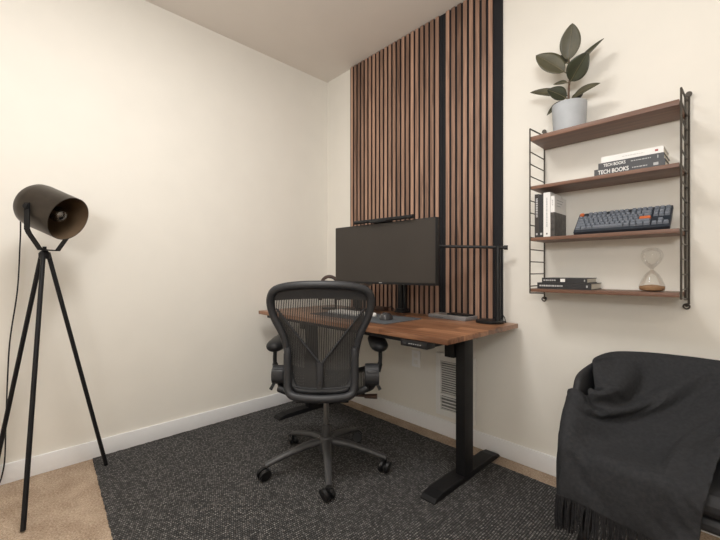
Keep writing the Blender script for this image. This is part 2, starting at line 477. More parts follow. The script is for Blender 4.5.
# ------------------------------------------------------------------ monitor on a clamp arm
TURN = Matrix.Translation((1.04, -.425, 0)) @ Matrix.Rotation(R(3.2), 4, 'Z') @ Matrix.Translation((-1.04, .425, 0))
t = thing('monitor', 'wide black monitor switched off, held over the desk by an arm', 'monitor', (.87, -.065, DZ))
mx0, mx1, mz0, mz1 = .642, 1.426, .983, 1.354
def scr(y0, y1, x0, x1, z0, z1):
    def f(u, v): return None
    return MB().span((x0, y0, z0), (x1, y1, z1), .004)
MB.turn = TURN
MB().span((mx0, -.424, mz0), (mx1, -.388, mz1), .006).build('bezel', M['satin'], t)
s = MB().span((mx0 + .005, -.4255, mz0 + .014), (mx1 - .005, -.4235, mz1 - .005)).build('screen', M['screen'], t, smooth=False)
MB().span((1.03, -.4262, .9905), (1.052, -.4241, .9945)).build('maker_badge', M['button'], t)
MB().span((.85, -.388, 1.06), (1.22, -.355, 1.26), .012).build('rear_housing', M['satin'], t)
MB.turn = Matrix.Translation((.045, 0, 0))
m = MB(); m.span((.83, -.105, DZ), (.91, -.032, DZ + .012), .003); m.span((.835, -.100, DZ + .012), (.905, -.040, DZ + .030), .004)
m.build('clamp', M['satin'], t)
m = MB(); m.span((.845, -.092, DZ + .012), (.885, -.052, 1.17), .006); m.span((.888, -.085, DZ + .012), (.91, -.06, 1.12), .004)
m.build('pole', M['satin'], t)
MB.turn = None
MB().tube([(.913, -.072, 1.14), (.98, -.20, 1.145), (1.03, -.345, 1.155)], .022, 12).build('arm', M['satin'], t)
MB().span((.98, -.356, 1.105), (1.08, -.335, 1.205), .003).build('mount_plate', M['satin'], t)

MB.turn = TURN
t = thing('monitor_light_bar', 'slim black light bar clipped to the top of the monitor', 'light bar', (1.03, -.405, mz1))
MB().tube([(.838, -.44, 1.370), (1.280, -.44, 1.3665)], .0115, 16).build('bar', M['satin'], t)
m = MB().span((.975, -.452, mz1 + .001), (1.105, -.385, mz1 + .014), .004); m.span((1.005, -.386, mz1 - .03), (1.075, -.372, mz1 + .013), .003)
m.build('clip', M['satin'], t)
MB().cyl((1.277, -.44, 1.3665), (1.293, -.44, 1.3665), .0128).build('end_cap', M['black'], t)

MB.turn = None
# ------------------------------------------------------------------ things on the desk
tag(MB().poly([(.885 + x, -.425 + y, DZ + .0005) for x, y in sq(.345, .165, .012)], .0032).build('desk_mat', M['mat'], smooth=False),
    'dark grey felt mat lying on the walnut desk under the mouse', 'mat')
ZM = DZ + .0042
# mouse
t = thing('computer_mouse', 'dark grey computer mouse on the felt mat', 'mouse', (1.10, -.44, ZM), R(35), local=True)
def mouse(u, v):
    a = 2 * PI * u; s = math.sin(v * PI / 2)
    w = .040 * math.cos(v * PI / 2) ** .55; l = .064 * math.cos(v * PI / 2) ** .5
    return (w * math.cos(a) * (1 + .08 * math.sin(a)), l * math.sin(a), .001 + .036 * s * (1 - .0 * math.sin(a)) - .006 * math.sin(a) * s)
m = MB(); V = m.grid(mouse, 28, 8, True); bmesh.ops.remove_doubles(m.bm, verts=m.bm.verts, dist=.0005)
m.build('shell', M['mouse'], t)
m = MB(); m.cyl((-.004, .028, .030), (.004, .028, .030), .0085, None, 14); m.build('scroll_wheel', M['black'], t)
# small white round object
m = MB(); m.lathe([(0, 0), (.008, 0), (.012, .003), (.0145, .011), (.014, .018), (.010, .025), (.005, .0268), (0, .027)], (.985, -.42, ZM), 24)
tag(m.build('paperweight', M['white']), 'small round white paperweight standing beside the mouse', 'paperweight')
# white compact keyboard seen through the chair mesh
t = thing('white_keyboard', 'white keyboard on the desk mat, seen through the chair mesh', 'keyboard', (.76, -.42, ZM))
MB().span((.60, -.48, ZM), (.885, -.36, ZM + .012), .003).build('case', M['silver'], t)
m = MB()
for r in range(4):
    for c in range(14): m.span((.6065 + c * .0196, -.4745 + r * .0278, ZM + .0121), (.6065 + c * .0196 + .016, -.4745 + r * .0278 + .0225, ZM + .018))
m.build('keycaps', M['white'], t, smooth=False)
# silver laptop on a stand left of the monitor
t = thing('laptop_stand', 'black riser stand beneath the closed silver laptop', 'stand', (.51, -.22, DZ))
m = MB(); m.span((.45, -.31, DZ), (.64, -.13, DZ + .008), .003); m.span((.525, -.16, DZ + .008), (.575, -.145, .95), .003); m.span((.46, -.31, .95), (.64, -.13, .957), .003)
m.build('riser', M['satin'], t)
t = thing('laptop', 'closed silver laptop lying on its stand under the monitor corner', 'laptop', (.54, -.23, .957))
MB().span((.43, -.335, .9575), (.67, -.115, .9665), .003).build('laptop_base', M['silver'], t)
MB().span((.43, -.335, .9675), (.67, -.115, .9735), .0025).build('laptop_lid', M['silver'], t)
# headphones hung on a small stand
HX, HYY, HRAD = .373, -.278, .061
axh = Vector((.72, .69, 0))
t = thing('headphone_stand', 'slim dark stand holding the brown headphones behind the chair', 'stand', (HX, HYY, DZ))
m = MB(); m.lathe([(0, 0), (.06, 0), (.06, .006), (.055, .010), (0, .010)], (HX, HYY, DZ), 32); m.build('base', M['satin'], t)
hc = Vector((HX, HYY, 0)) + axh * (HRAD - .016); nb = Vector((-axh.y, axh.x, 0))
m = MB(); m.tube(catmull([hc * 1 + Vector((0, 0, DZ + .009)), hc + Vector((0, 0, .90)), hc + Vector((0, 0, .985)), Vector((HX, HYY, 1.009)) + axh * .02, Vector((HX, HYY, 1.012))], 6), .005, 10); m.build('post', M['satin'], t)
t = thing('headphones', 'dark brown headphones whose headband arches above the chair back', 'headphones', (HX, HYY, .87))
hb = [Vector((HX, HYY, .961)) + axh * (HRAD * math.cos(a)) + Vector((0, 0, HRAD * math.sin(a))) for a in [PI * i / 24 for i in range(25)]]
hb = [hb[0] - Vector((0, 0, .07))] + hb + [hb[-1] - Vector((0, 0, .07))]
MB().tube(hb, .013, 10, flat=.42, up=(-axh.y, axh.x, 0)).build('headband', M['brown'], t)
for s in (-1, 1):
    c = Vector((HX, HYY, .875)) + axh * ((HRAD + .012) * s)
    m = MB(); m.cyl(c - axh * .016, c + axh * .016, .034, None, 24); m.build('ear_cup', M['brown'], t, bevel=.006)
# little black hub at the back of the desk
t = thing('cable_hub', 'small black cable hub at the back of the desk left of the monitor pole', 'hub', (.72, -.075, DZ))
MB().span((.66, -.10, DZ), (.77, -.05, DZ + .028), .005).build('hub_body', M['brown'], t)
MB().tube(catmull([(.75, -.052, DZ + .012), (.79, -.042, DZ + .030), (.82, -.045, DZ + .010)], 6), .003, 8).build('cord', M['satin'], t)
# grey box with a black slab on it
t = thing('grey_box', 'flat grey metal box lying on the desk near the slat panel', 'box', (1.335, -.102, DZ), R(-4), local=True)
MB().span((-.135, -.062, 0), (.135, .062, .022), .004).build('box_body', M['grey'], t)
MB().span((-.130, -.057, .0222), (.130, .057, .0232)).build('box_lid', M['silver'], t)
MB().span((-.10, -.0632, .008), (-.02, -.0619, .010)).build('port', M['black'], t)
t = thing('phone', 'black phone lying on top of the flat grey box', 'phone', (1.385, -.095, DZ + .0235), R(-4), local=True)
MB().poly([(x, y, 0) for x, y in sq(.075, .036, .009)], .008).build('phone_body', M['satin'], t, bevel=.002)
MB().poly([(x, y, .0081) for x, y in sq(.072, .033, .008)], .0004).build('screen', M['black'], t, smooth=False)
# black T-shaped desk lamp
t = thing('desk_lamp', 'black T-shaped desk lamp with a round base at the end of the desk', 'lamp', (1.555, -.118, DZ))
m = MB(); m.lathe([(0, 0), (.074, 0), (.076, .003), (.076, .012), (.072, .015), (0, .015)], (1.582, -.112, DZ), 40); m.build('base', M['satin'], t)
MB().cyl((1.622, -.098, DZ + .014), (1.622, -.098, 1.198), .0135, None, 20).build('pole', M['satin'], t)
a, b = Vector((1.650, -.085, 1.192)), Vector((1.243, -.255, 1.212))
MB().tube([a, b], .0085, 12).build('lamp_bar', M['satin'], t)
MB().tube([a, a + (a - b).normalized() * .02], .0125, 12).build('end_knob', M['satin'], t)
MB().tube(catmull([(1.60, -.085, DZ + .010), (1.628, -.075, DZ + .045), (1.645, -.068, DZ + .03), (1.648, -.062, DZ + .004), (1.64, -.045, DZ + .004), (1.62, -.036, DZ + .004)], 6), .0028, 8).build('cord', M['satin'], t)

# ------------------------------------------------------------------ office chair (local: sitter faces +Y)
CH = (.994, -.805, RT)
t = och = thing('office_chair', 'graphite mesh-backed office chair on castors facing the desk', 'office chair', CH, R(46), local=True)
FZ = -RT                                   # chair heights below are measured from the room floor
def bz(z):                                 # fore-aft position of the back at height z
    return -.205 - .30 * max(0, z - .62) ** 1.25 - .10 * max(0, .62 - z) * .4
HW = [(.482, .100), (.506, .138), (.591, .160), (.689, .172), (.758, .190), (.827, .222), (.884, .239), (.929, .240), (.965, .222), (.985, .180), (.996, .10), (.999, 0)]
def half(z):
    for (a, wa), (b, wb) in zip(HW, HW[1:]):
        if z <= b: return spread(wa, wb, max(0, (z - a) / (b - a)))
    return 0
xo = -.004
def bp(x, z, off=0): return Vector((x + xo, bz(z) + .55 * x * x + off, z + FZ))
right = [bp(w, z) for z, w in HW]; left = [bp(-w, z) for z, w in HW[:-1]]
loop = catmull([bp(0, .480)] + right + left[::-1], 6, True)
m = MB()
rad = [.0155 + .004 * min(1, max(0, (p.z - .62) / .3)) for p in loop]
m.tube(loop, rad, 12, closed=True)
def lip(u, v):                             # broad lip hanging under the top rail
    x = spread(-.235, .235, u); k = abs(x / .235)
    zt = .992 - .060 * k ** 3.5; zb = .936 - .012 * k ** 2 - .004
    z = spread(min(zt, .999), zb, v)
    return bp(x * (1 - .02 * v), z, .006)
m.grid(lip, 36, 4)
m.build('back_frame', M['graphite'], t)
ZV = [(-.212, .885), (-.002, .606), (.208, .882)]
def vz(x):                                 # the V that divides upper and lower mesh
    (ax, az), (bx, b_z), (cx, cz) = ZV
    return spread(az, b_z, (x - ax) / (bx - ax)) if x < bx else spread(b_z, cz, (x - bx) / (cx - bx))
def suspension(u, v):
    z = spread(.488, .94, v); w = half(z) - .006
    return bp(spread(-w, w, u), z, .004)
m = MB(); m.grid(suspension, 40, 44)
m.build('back_mesh', M['meshu'], t)
def lumbar(u, v):
    z0 = .490; x = spread(-.205, .205, u)
    z1 = vz(x); z = spread(z0, z1, v); w = half(z) - .012
    return bp(max(-w, min(w, x)), z, .016)
m = MB(); m.grid(lumbar, 44, 24); m.build('lumbar_mesh', M['meshl'], t)
m = MB()
for (a, b) in ((ZV[0], ZV[1]), (ZV[2], ZV[1])):
    m.tube([bp(spread(a[0], b[0], i / 10), spread(a[1], b[1], i / 10), -.010) for i in range(11)], [.0045 + .0035 * (i / 10) ** 2 for i in range(11)], 8)
st = [bp(-.006 + d, z, -.014) for d, z in ((0, .618), (0, .585), (0, .55), (0, .492))]
m.tube(st, [.019, .019, .0175, .015], 12, flat=.5, up=(0, 1, 0))
m.tube([bp(spread(-.20, .20, i / 20) * .0 + x, z, -.006) for i in range(1) for x, z in ()] or [bp(-.16 + .016 * i, .507 - .012 * math.sin(PI * i / 20), -.016) for i in range(21)], .0035, 8)
m.build('back_support', M['graphite'], t)
m = MB(); m.cyl(bp(-.006, .515, -.024), bp(-.006, .515, -.016), .0065, None, 12); m.build('support_knob', M['satin'], t)
yk = [bp(-.160, .692, -.022), bp(-.162, .66, -.024), bp(-.162, .56, -.026), bp(-.160, .50, -.028), bp(-.148, .472, -.032), bp(-.118, .460, -.036), bp(-.06, .456, -.04), bp(0, .455, -.042)]
yk = yk + [Vector((2 * xo - p.x, p.y, p.z)) for p in yk[:-1]][::-1]
yk = catmull(yk, 5)
MB().tube(yk, [.011 + .0085 * min(1, min(i, len(yk) - 1 - i) / 5) for i in range(len(yk))], 14).build('back_yoke', M['graphite'], t)
# seat
def seat(u, v):
    x = spread(-.235, .235, u); y = spread(-.19, .25, v)
    k = abs(x) / .235
    return Vector((x * (1 - .10 * (1 - v)), y, .452 + .030 * k ** 3 - .05 * max(0, v - .75) ** 1.5 + FZ))
m = MB(); m.grid(seat, 30, 24); m.build('seat_mesh', M['seatm'], t)
ring = [seat(i / 12, 0) for i in range(12)] + [seat(1, i / 12) for i in range(12)] + [seat(1 - i / 12, 1) for i in range(12)] + [seat(0, 1 - i / 12) for i in range(12)]
MB().tube(ring, .016, 10, closed=True).build('seat_frame', M['graph2'], t)
m = MB(); m.span((-.075, -.10, .375 + FZ), (.075, .14, .432 + FZ), .02); m.span((-.21, -.03, .395 + FZ), (.21, .03, .425 + FZ), .01); m.span((-.13, -.225, .425 + FZ), (.13, -.10, .445 + FZ), .008)
m.build('tilt_mechanism', M['graph2'], t)
# arms
for s in (-1, 1):
    ax = -.262 if s < 0 else .288
    def pad(u, v, ax=ax, s=s):
        a = 2 * PI * u; y = spread(-.135, .125, v)
        e = max(.0, 1 - abs(2 * v - 1) ** 4.0) ** .5
        w = .049 * e; h = (.034 - .008 * v) * e
        return Vector((ax + w * math.cos(a) - s * .02 * v, y, .680 - .008 * math.cos(PI * v) + h * math.sin(a) + FZ))
    m = MB(); m.grid(pad, 20, 20, True); bmesh.ops.remove_doubles(m.bm, verts=m.bm.verts, dist=.0004)
    m.build('arm_pad', M['graph2'], t)
    m = MB(); m.tube(catmull([(ax, -.05, .664 + FZ), (ax + s * .002, -.06, .63 + FZ), (ax, -.07, .585 + FZ), (ax - s * .012, -.085, .54 + FZ)], 5), [.010] * 11 + [.014] * 5, 10, flat=1.6, up=(0, 1, 0))
    m.build('arm_post', M['graph2'], t)
    m = MB(); hubc = (ax - s * .045, -.155, .545 + FZ)
    m.cyl((hubc[0] - .035, hubc[1], hubc[2]), (hubc[0] + .035, hubc[1], hubc[2]), .046 if s < 0 else .054, None, 24)
    m.span((hubc[0] - .030, hubc[1] - .052, hubc[2] - .02), (hubc[0] + .030, hubc[1] - .02, hubc[2] + .035), .010)
    m.tube(catmull([(hubc[0], -.155, .53 + FZ), (hubc[0] - s * .002, -.10, .47 + FZ), (hubc[0] - s * .06, -.02, .42 + FZ)], 5), .020, 10)
    m.build('arm_bracket', M['graphite'], t, bevel=.004)
    m = MB(); m.tube([(hubc[0] + s * .02, -.175, .515 + FZ), (hubc[0] + s * .040, -.185, .478 + FZ)], [.007, .009], 8)
    m.build('arm_lock_lever', M['satin'], t)
m = MB(); m.tube([(.10, -.05, .408 + FZ), (.215, -.07, .408 + FZ)], .006, 8); m.tube([(.208, -.069, .408 + FZ), (.272, -.08, .410 + FZ)], [.014, .017], 10, flat=.8)
m.build('tilt_lever', M['brown'], t)
# column, base, castors
m = MB(); m.cyl((0, 0, .17 + FZ), (0, 0, .385 + FZ), .0145, None, 20); m.build('gas_lift', M['chrome'], t)
m = MB(); m.cyl((0, 0, .10 + FZ), (0, 0, .235 + FZ), .028, .023, 20); m.lathe([(0, .10), (.042, .10), (.050, .122), (.048, .152), (.034, .170), (0, .170)], (0, 0, FZ), 28)
m.build('base_hub', M['baseg'], t)
for k in range(5):
    a = R(-36.4 + 72 * k - 46); d = Vector((math.cos(a), math.sin(a), 0))
    pts = [d * .035 + Vector((0, 0, .144)), d * .12 + Vector((0, 0, .136)), d * .23 + Vector((0, 0, .110)), d * .325 + Vector((0, 0, .080))]
    MB().tube([p + Vector((0, 0, FZ)) for p in pts], [.025, .022, .018, .0155], 12, flat=.85, up=(0, 0, 1)).build('base_leg', M['baseg'], t)
    e = d * .322; w = Matrix.Rotation(R(35 + 40 * k), 3, 'Z') @ d; pr = Vector((-w.y, w.x, 0))
    cst = MB().cyl(e + Vector((0, 0, .030 + FZ)), e + Vector((0, 0, .072 + FZ)), .0075, None, 10)
    q = e - w * .012
    cst.tube([q + pr * .018 + Vector((0, 0, .034 + FZ)), q - pr * .018 + Vector((0, 0, .034 + FZ))], .020, 14)
    cs = cst.build('castor', M['satin'], t)
    m = MB()
    for s in (-1, 1):
        cc = q + pr * (.0165 * s) + Vector((0, 0, .0295))
        m.tube([cc - pr * .009 + Vector((0, 0, FZ + RT)), cc + pr * .009 + Vector((0, 0, FZ + RT + .0055))], .031, 20)
    m.build('castor_wheels', M['satin'], cs, bevel=.004)

# ------------------------------------------------------------------ tripod lamp
apex = Vector((.268, -1.928, 1.150))
feet = [(Vector((.534, -2.010, 0)), 0), (Vector((.172, -1.668, 0)), RT), (Vector((.036, -2.112, 0)), 0)]
t = thing('tripod_lamp', 'dark bronze spotlight lamp on three slim black legs by the left wall', 'lamp', (.268, -1.928, 0))
for f, h in feet:
    d = (f - apex); dh = Vector((d.x, d.y, 0)).normalized()
    top = apex + dh * .014
    m = MB(); m.tube([top, Vector((f.x, f.y, h + .005))], [.0095, .0095], 12); m.build('leg', M['black'], t)
m = MB(); m.lathe([(0, -.030), (.018, -.030), (.022, -.024), (.022, -.004), (.017, .004), (.010, .010), (0, .010)], apex, 24); m.cyl(apex, apex + Vector((0, 0, .028)), .008)
m.build('tripod_hub', M['black'], t)
th = R(48); vdir = Vector((.995, -.094, 0)); vr = Vector((.094, .995, 0))
ah = (math.cos(th) * vdir + math.sin(th) * vr); el = R(-23)
ax = Vector((ah.x * math.cos(el), ah.y * math.cos(el), math.sin(el)))
pv = Vector((ah.y, -ah.x, 0)).normalized()
cen = Vector((.285, -1.912, 1.350))
sh = ax.cross(pv).normalized()
L0, L1, RS = -.094, .108, .1055
fr = Matrix((( pv.x, sh.x, ax.x, cen.x), (pv.y, sh.y, ax.y, cen.y), (pv.z, sh.z, ax.z, cen.z), (0, 0, 0, 1)))
m = MB(); m.lathe([(0, L0), (.070, L0), (.092, L0 + .008), (.102, L0 + .024), (RS, L0 + .05), (RS, L1), (RS - .003, L1)], mat=fr, n=56)
shd = m.build('lamp_shade', M['lampm'], t)
m = MB(); m.lathe([(RS - .003, L1 - .0005), (RS - .003, L0 + .05), (.095, L0 + .02), (0, L0 + .015)], mat=fr, n=56)
m.build('shade_lining', M['lampin'], shd)
m = MB(); m.lathe([(0, L0 + .016), (.021, L0 + .016), (.021, L0 + .07), (0, L0 + .07)], mat=fr, n=20); m.build('bulb_socket', M['black'], t)
m = MB(); m.lathe([(.013, L0 + .07), (.020, L0 + .088), (.034, L0 + .125), (.036, L0 + .143), (.028, L0 + .166), (.012, L0 + .177), (0, L0 + .178)], mat=fr, n=24); m.build('bulb', M['bulb'], t)
ya = .1095; yk = []
for s in (1, -1):
    side = [cen + pv * (ya * s) + Vector((0, 0, .014)), cen + pv * (ya * s) - Vector((0, 0, .10)), cen + pv * (ya * s * .92) - Vector((0, 0, .118)), cen + pv * (ya * s * .42) - Vector((0, 0, .188))]
    yk.append(side)
pts = yk[0] + [Vector((cen.x, cen.y, cen.z - .189)) + pv * .02, Vector((cen.x, cen.y, cen.z - .189)) - pv * .02] + yk[1][::-1]
MB().tube(pts, .0125, 8, flat=.22, up=None).build('yoke', M['black'], t) if False else None
m = MB()
for a, b in zip(pts, pts[1:]):
    dv = (b - a); ln = dv.length
    if ln < 1e-5: continue
    dv.normalize(); fw_ = Vector((ah.x, ah.y, 0)); nn = dv.cross(fw_).normalized()
    rot = Matrix((nn, fw_, dv)).transposed()
    m.box((a + b) / 2, (.005, .024, ln + .004), rot)
m.build('yoke', M['black'], t, smooth=False)
for s in (1, -1):
    m = MB(); c = cen + pv * (s * .1035); m.tube([c, c + pv * (s * .016)], [.011, .011], 14); m.build('pivot_knob', M['black'], t)
cord = catmull([cen + ax * (L0 + .004), cen + ax * (L0 - .055) - Vector((0, 0, .045)), Vector((.060, -2.008, 1.22)), Vector((.050, -2.018, .97)), Vector((.044, -2.045, .72)), Vector((.052, -2.055, .50)), Vector((.048, -2.06, .30)), Vector((.046, -2.07, .08)), Vector((.06, -2.12, .004)), Vector((.06, -2.32, .004))], 8)
MB().tube(cord, .0032, 8).build('power_cord', M['satin'], t)

# ------------------------------------------------------------------ ladder shelf unit on the back wall
SX0, SX1 = 1.836, 2.399
SH = [(1.700, 1.721), (1.462, 1.478), (1.210, 1.226), (.9605, .9765)]
t = thing('ladder_shelf', 'wall-hung shelf unit of four walnut boards between dark wire ladder frames', 'shelf', ((SX0 + SX1) / 2, 0, .92))
for x in (SX0, SX1):
    m = MB(); y0, y1 = -.203, -.014; xf = x; xr_ = x + (.007 if x > 2 else 0)
    m.tube([(x, y0, 1.760), (x, y0, .955)], .0038, 8)
    m.tube([(xr_, y1, 1.806), (xr_, y1, .925)], .0042, 8)
    if x > 2: m.tube([(x - .004, y1 + .002, 1.80), (x - .004, y1 + .002, .94)], .0042, 8)
    m.tube([(x, y0, 1.760), (x, y1, 1.772)], .0035, 8); m.tube([(x, y0, .955), (x, y1, .946)], .0035, 8)
    for i in range(13):
        z = .988 + i * .060
        m.tube([(x, y0, z), (x, y1, z)], .0028, 8)
    m.tube([(xr_, y1, 1.795), (xr_, -.002, 1.795)], .0075, 12); m.tube([(xr_, y1 - .006, 1.795), (xr_, y1 - .001, 1.795)], .011, 14)
    m.tube([(x, y1, .92), (x, -.002, .92)], .0075, 12)
    ringc = Vector((x, y1 - .006, .915)); m.tube([ringc + Vector((.010 * math.cos(a), 0, .010 * math.sin(a))) for a in [2 * PI * i / 16 for i in range(16)]], .0032, 8, closed=True)
    m.build('side_frame', M['wire'], t)
for z0, z1 in SH:
    MB().span((SX0 + .001, -.200, z0), (SX1 - .006, -.008, z1), .0012).build('shelf_board', M['shelf'], t)
Z1, Z2, Z3, Z4 = [b for a, b in SH]

# ------------------------------------------------------------------ rubber plant
PC = Vector((1.982, -.105, Z1 + .0005))
t = thing('rubber_plant', 'dark-leaved rubber plant in a pale grey pot on the top shelf', 'potted plant', PC)
m = MB(); m.lathe([(0, 0), (.060, 0), (.068, .004), (.0745, .132), (.0745, .139), (.069, .139), (.067, .118), (0, .116)], PC, 44)
m.build('pot', M['pot'], t)
m = MB(); m.lathe([(.0668, .117), (.04, .122), (0, .124)], PC, 28); m.build('soil', M['soil'], t)
stp = [PC + Vector(v) for v in ((0, 0, .12), (-.003, 0, .20), (.004, -.003, .28), (-.002, 0, .36), (.002, .0, .40))]
MB().tube(catmull(stp, 5), [.006 - .00015 * i for i in range(21)], 10).build('stem', M['stem'], t)
def leaf(base, tip, width, facing, droop=.0, mat='leaf', curl=.25, fold=.10):
    base = PC + Vector(base); tip = PC + Vector(tip); d = tip - base; L = d.length; d.normalize()
    n = Vector(facing); n = (n - d * d.dot(n)).normalized(); s = d.cross(n)
    pet = .10
    def f(u, v):
        w = width * (math.sin(PI * min(1, max(0, u)) ** .85) ** .75) if 0 < u < 1 else 0
        k = 2 * v - 1
        c = base + d * (L * (pet + (1 - pet) * u)) + n * (droop * -(u * u) * L + math.sin(PI * u) * .03 * L)
        return c + s * (w * k * .5) + n * (abs(k) ** 1.5 * w * fold)
    m = MB(); m.grid(f, 18, 8); bmesh.ops.remove_doubles(m.bm, verts=m.bm.verts, dist=.0002)
    lf = m.build('leaf', M[mat], t, solid=.0012, offset=0)
    m = MB(); rib = [f(i / 14, .5) - n * .0012 for i in range(15)]; rib2 = [f(i / 14, .5) + n * .0012 for i in range(15)]
    m.tube([base] + rib2, [.0022] + [.0018 - .00009 * i for i in range(15)], 6); m.tube([base] + rib, [.0022] + [.0018 - .00009 * i for i in range(15)], 6)
    m.build('midrib', M['rib'], lf)
cam_ = (.25, -1, .05)
leaf((-.004, -.005, .335), (.022, -.03, .508), .088, (.35, -1, .15), 0, 'leafb')
leaf((-.006, -.004, .290), (-.140, -.04, .420), .092, (.15, -1, .30), 0, 'leafb')
leaf((-.004, .004, .34), (-.080, .03, .410), .055, (.2, -1, .4), 0, 'leaf')
leaf((.000, -.008, .235), (.096, -.060, .330), .096, (.25, -1, .0), 0, 'leaf')
leaf((.004, .006, .29), (.140, .01, .400), .058, (-.45, -1, .65), 0, 'leaf')
leaf((-.004, .004, .25), (-.075, .01, .268), .038, (0, -.75, .7), .0, 'leafb')
leaf((-.002, -.006, .165), (-.078, -.060, .222), .074, (-.1, -.85, .45), .05, 'leaf')
leaf((-.004, .0, .185), (-.170, -.035, .255), .048, (0, -.95, .5), .06, 'leafb')
leaf((.004, -.004, .160), (.126, -.040, .196), .048, (0, -.95, .5), .16, 'leafb')
leaf((.004, .006, .15), (.055, .01, .185), .045, (.1, -.9, .4), .1, 'leaf')
leaf((-.004, -.003, .155), (-.094, -.035, .135), .056, (-.45, -.85, .4), .32, 'leaf')

# ------------------------------------------------------------------ books
def lying_book(c, w, d, h, rz, cover, label, group, marks=()):
    """spine faces the room; c is the centre of the spine's lower edge"""
    t = thing('book', label, 'book', c, rz, group, local=True)
    m = MB(); m.span((-w / 2, 0, 0), (w / 2, .003, h)); m.span((-w / 2, .0031, 0), (w / 2, d, .0025)); m.span((-w / 2, .0031, h - .0025), (w / 2, d, h))
    m.build('cover', M[cover], t, smooth=False)
    MB().span((-w / 2 + .003, .0035, .0028), (w / 2 - .003, d - .004, h - .0028)).build('pages', M['paper'], t, smooth=False)
    mt0 = Matrix.Translation(Vector(c)) @ Matrix.Rotation(rz, 4, 'Z')
    for mk in marks:
        if mk[0] == 'text':
            _, body, size, x, col, bold = mk
            text_part('title', body, size, M[col], t, mt0 @ Matrix.Translation((x, -.0004, h / 2)) @ Matrix.Rotation(PI / 2, 4, 'X'), bold, 'LEFT', .74)
        else:
            _, x, wd, ht, col, dash = mk
            m = MB()
            if dash:
                q = x
                while q < x + wd:
                    l = random.uniform(.004, .010); m.span((q, -.0006, h / 2 - ht / 2), (min(q + l, x + wd), .0004, h / 2 + ht / 2)); q += l + .0025
            else: m.span((x, -.0006, h / 2 - ht / 2), (x + wd, .0004, h / 2 + ht / 2))
            m.build('spine_print', M[col], t, smooth=False)
g = 'stacked books on the second shelf'
lying_book((2.2265, -.176, Z2 + .0005), .245, .165, .0305, 0, 'bk_char', 'charcoal book with large white TECH BOOKS title, lowest in the second-shelf stack', g,
           [('text', 'TECH BOOKS', .0245, -.108, 'ink', True), ('m', .015, .05, .004, 'button', True), ('m', .085, .016, .011, 'button', False)])
lying_book((2.232, -.174, Z2 + .0315), .226, .16, .0255, R(0), 'bk_char', 'charcoal book with small white title, in the middle of the second-shelf stack', g,
           [('text', 'TECH BOOKS', .0175, -.093, 'ink', True), ('m', .005, .066, .0035, 'button', True), ('m', .092, .003, .012, 'button', False)])
lying_book((2.236, -.170, Z2 + .0575), .214, .155, .0265, R(0), 'bk_white', 'white book on top of the charcoal books on the second shelf', g,
           [('m', -.03, .075, .0022, 'button', True), ('m', .080, .010, .008, 'inkr', False)])
g = 'stacked books on the bottom shelf'
lying_book((1.977, -.178, Z4 + .0005), .232, .172, .0295, R(0), 'bk_black', 'black book with pale lettering, lower of the two on the bottom shelf', g,
           [('m', -.105, .105, .007, 'button', True), ('m', .012, .065, .003, 'graphite', True), ('m', .096, .006, .010, 'button', False)])
lying_book((1.978, -.172, Z4 + .0305), .194, .16, .0225, R(0), 'bk_black', 'black book with a white square on its spine, upper one on the bottom shelf', g,
           [('m', -.09, .055, .006, 'button', True), ('m', -.014, .020, .0145, 'ink', False), ('m', .085, .004, .008, 'button', False)])
def upright_book(x, w, h, d, yf, cover, label, marks=(), jacket=False, g='upright books on the third shelf'):
    x += .002
    t = thing('book', label, 'book', (x + w / 2, yf, Z3 + .0005), 0, g, local=True)
    m = MB(); m.span((-w / 2, 0, 0), (w / 2, .003, h)); m.span((-w / 2, .0031, 0), (-w / 2 + .0022, d, h)); m.span((w / 2 - .0022, .0031, 0), (w / 2, d, h))
    m.build('cover', M[cover], t, smooth=False)
    MB().span((-w / 2 + .0025, .0035, .003), (w / 2 - .0025, d - .004, h - .003)).build('pages', M['paper'], t, smooth=False)
    for (z, hh, ww, col, dash) in marks:
        m = MB()
        if dash:
            q = z
            while q < z + hh:
                l = random.uniform(.004, .009); m.span((-ww / 2, -.0006, q), (ww / 2, .0004, min(q + l, z + hh))); q += l + .0028
        else: m.span((-ww / 2, -.0006, z), (ww / 2, .0004, z + hh))
        m.build('spine_print', M[col], t, smooth=False)
    if jacket:
        m = MB(); m.span((w / 2 + .0001, -.0004, 0.0005), (w / 2 + .0009, d - .002, h * .60)); m.span((-w / 2, -.0009, .0005), (w / 2 + .0009, -.0003, h * .60)); m.build('cover_photo', M['photo'], t, smooth=False)
        m = MB()
        for i, l in enumerate((.09, .075, .05)): m.span((w / 2 + .0001, .03, h * (.90 - .07 * i)), (w / 2 + .0006, .03 + l, h * (.905 - .07 * i) + .003))
        m.build('cover_print', M['button'], t, smooth=False)
upright_book(1.8465, .0195, .213, .155, -.176, 'bk_brown', 'dark book with pale spine lettering, first upright by the left ladder frame', [(.10, .095, .009, 'button', True), (.012, .010, .008, 'button', False)])
upright_book(1.8665, .0205, .211, .155, -.175, 'bk_black', 'black upright book between the lettered dark one and the white one', [(.15, .045, .008, 'graphite', True), (.012, .010, .009, 'button', False)])
upright_book(1.8875, .031, .215, .155, -.176, 'bk_white', 'thick white upright book on the third shelf', [(.05, .14, .006, 'button', True), (.012, .008, .006, 'inkd', False)])
upright_book(1.919, .0175, .195, .162, -.172, 'bk_white', 'white upright book with a dark photograph on its cover, last of the row', [(.15, .03, .004, 'button', True)], True)

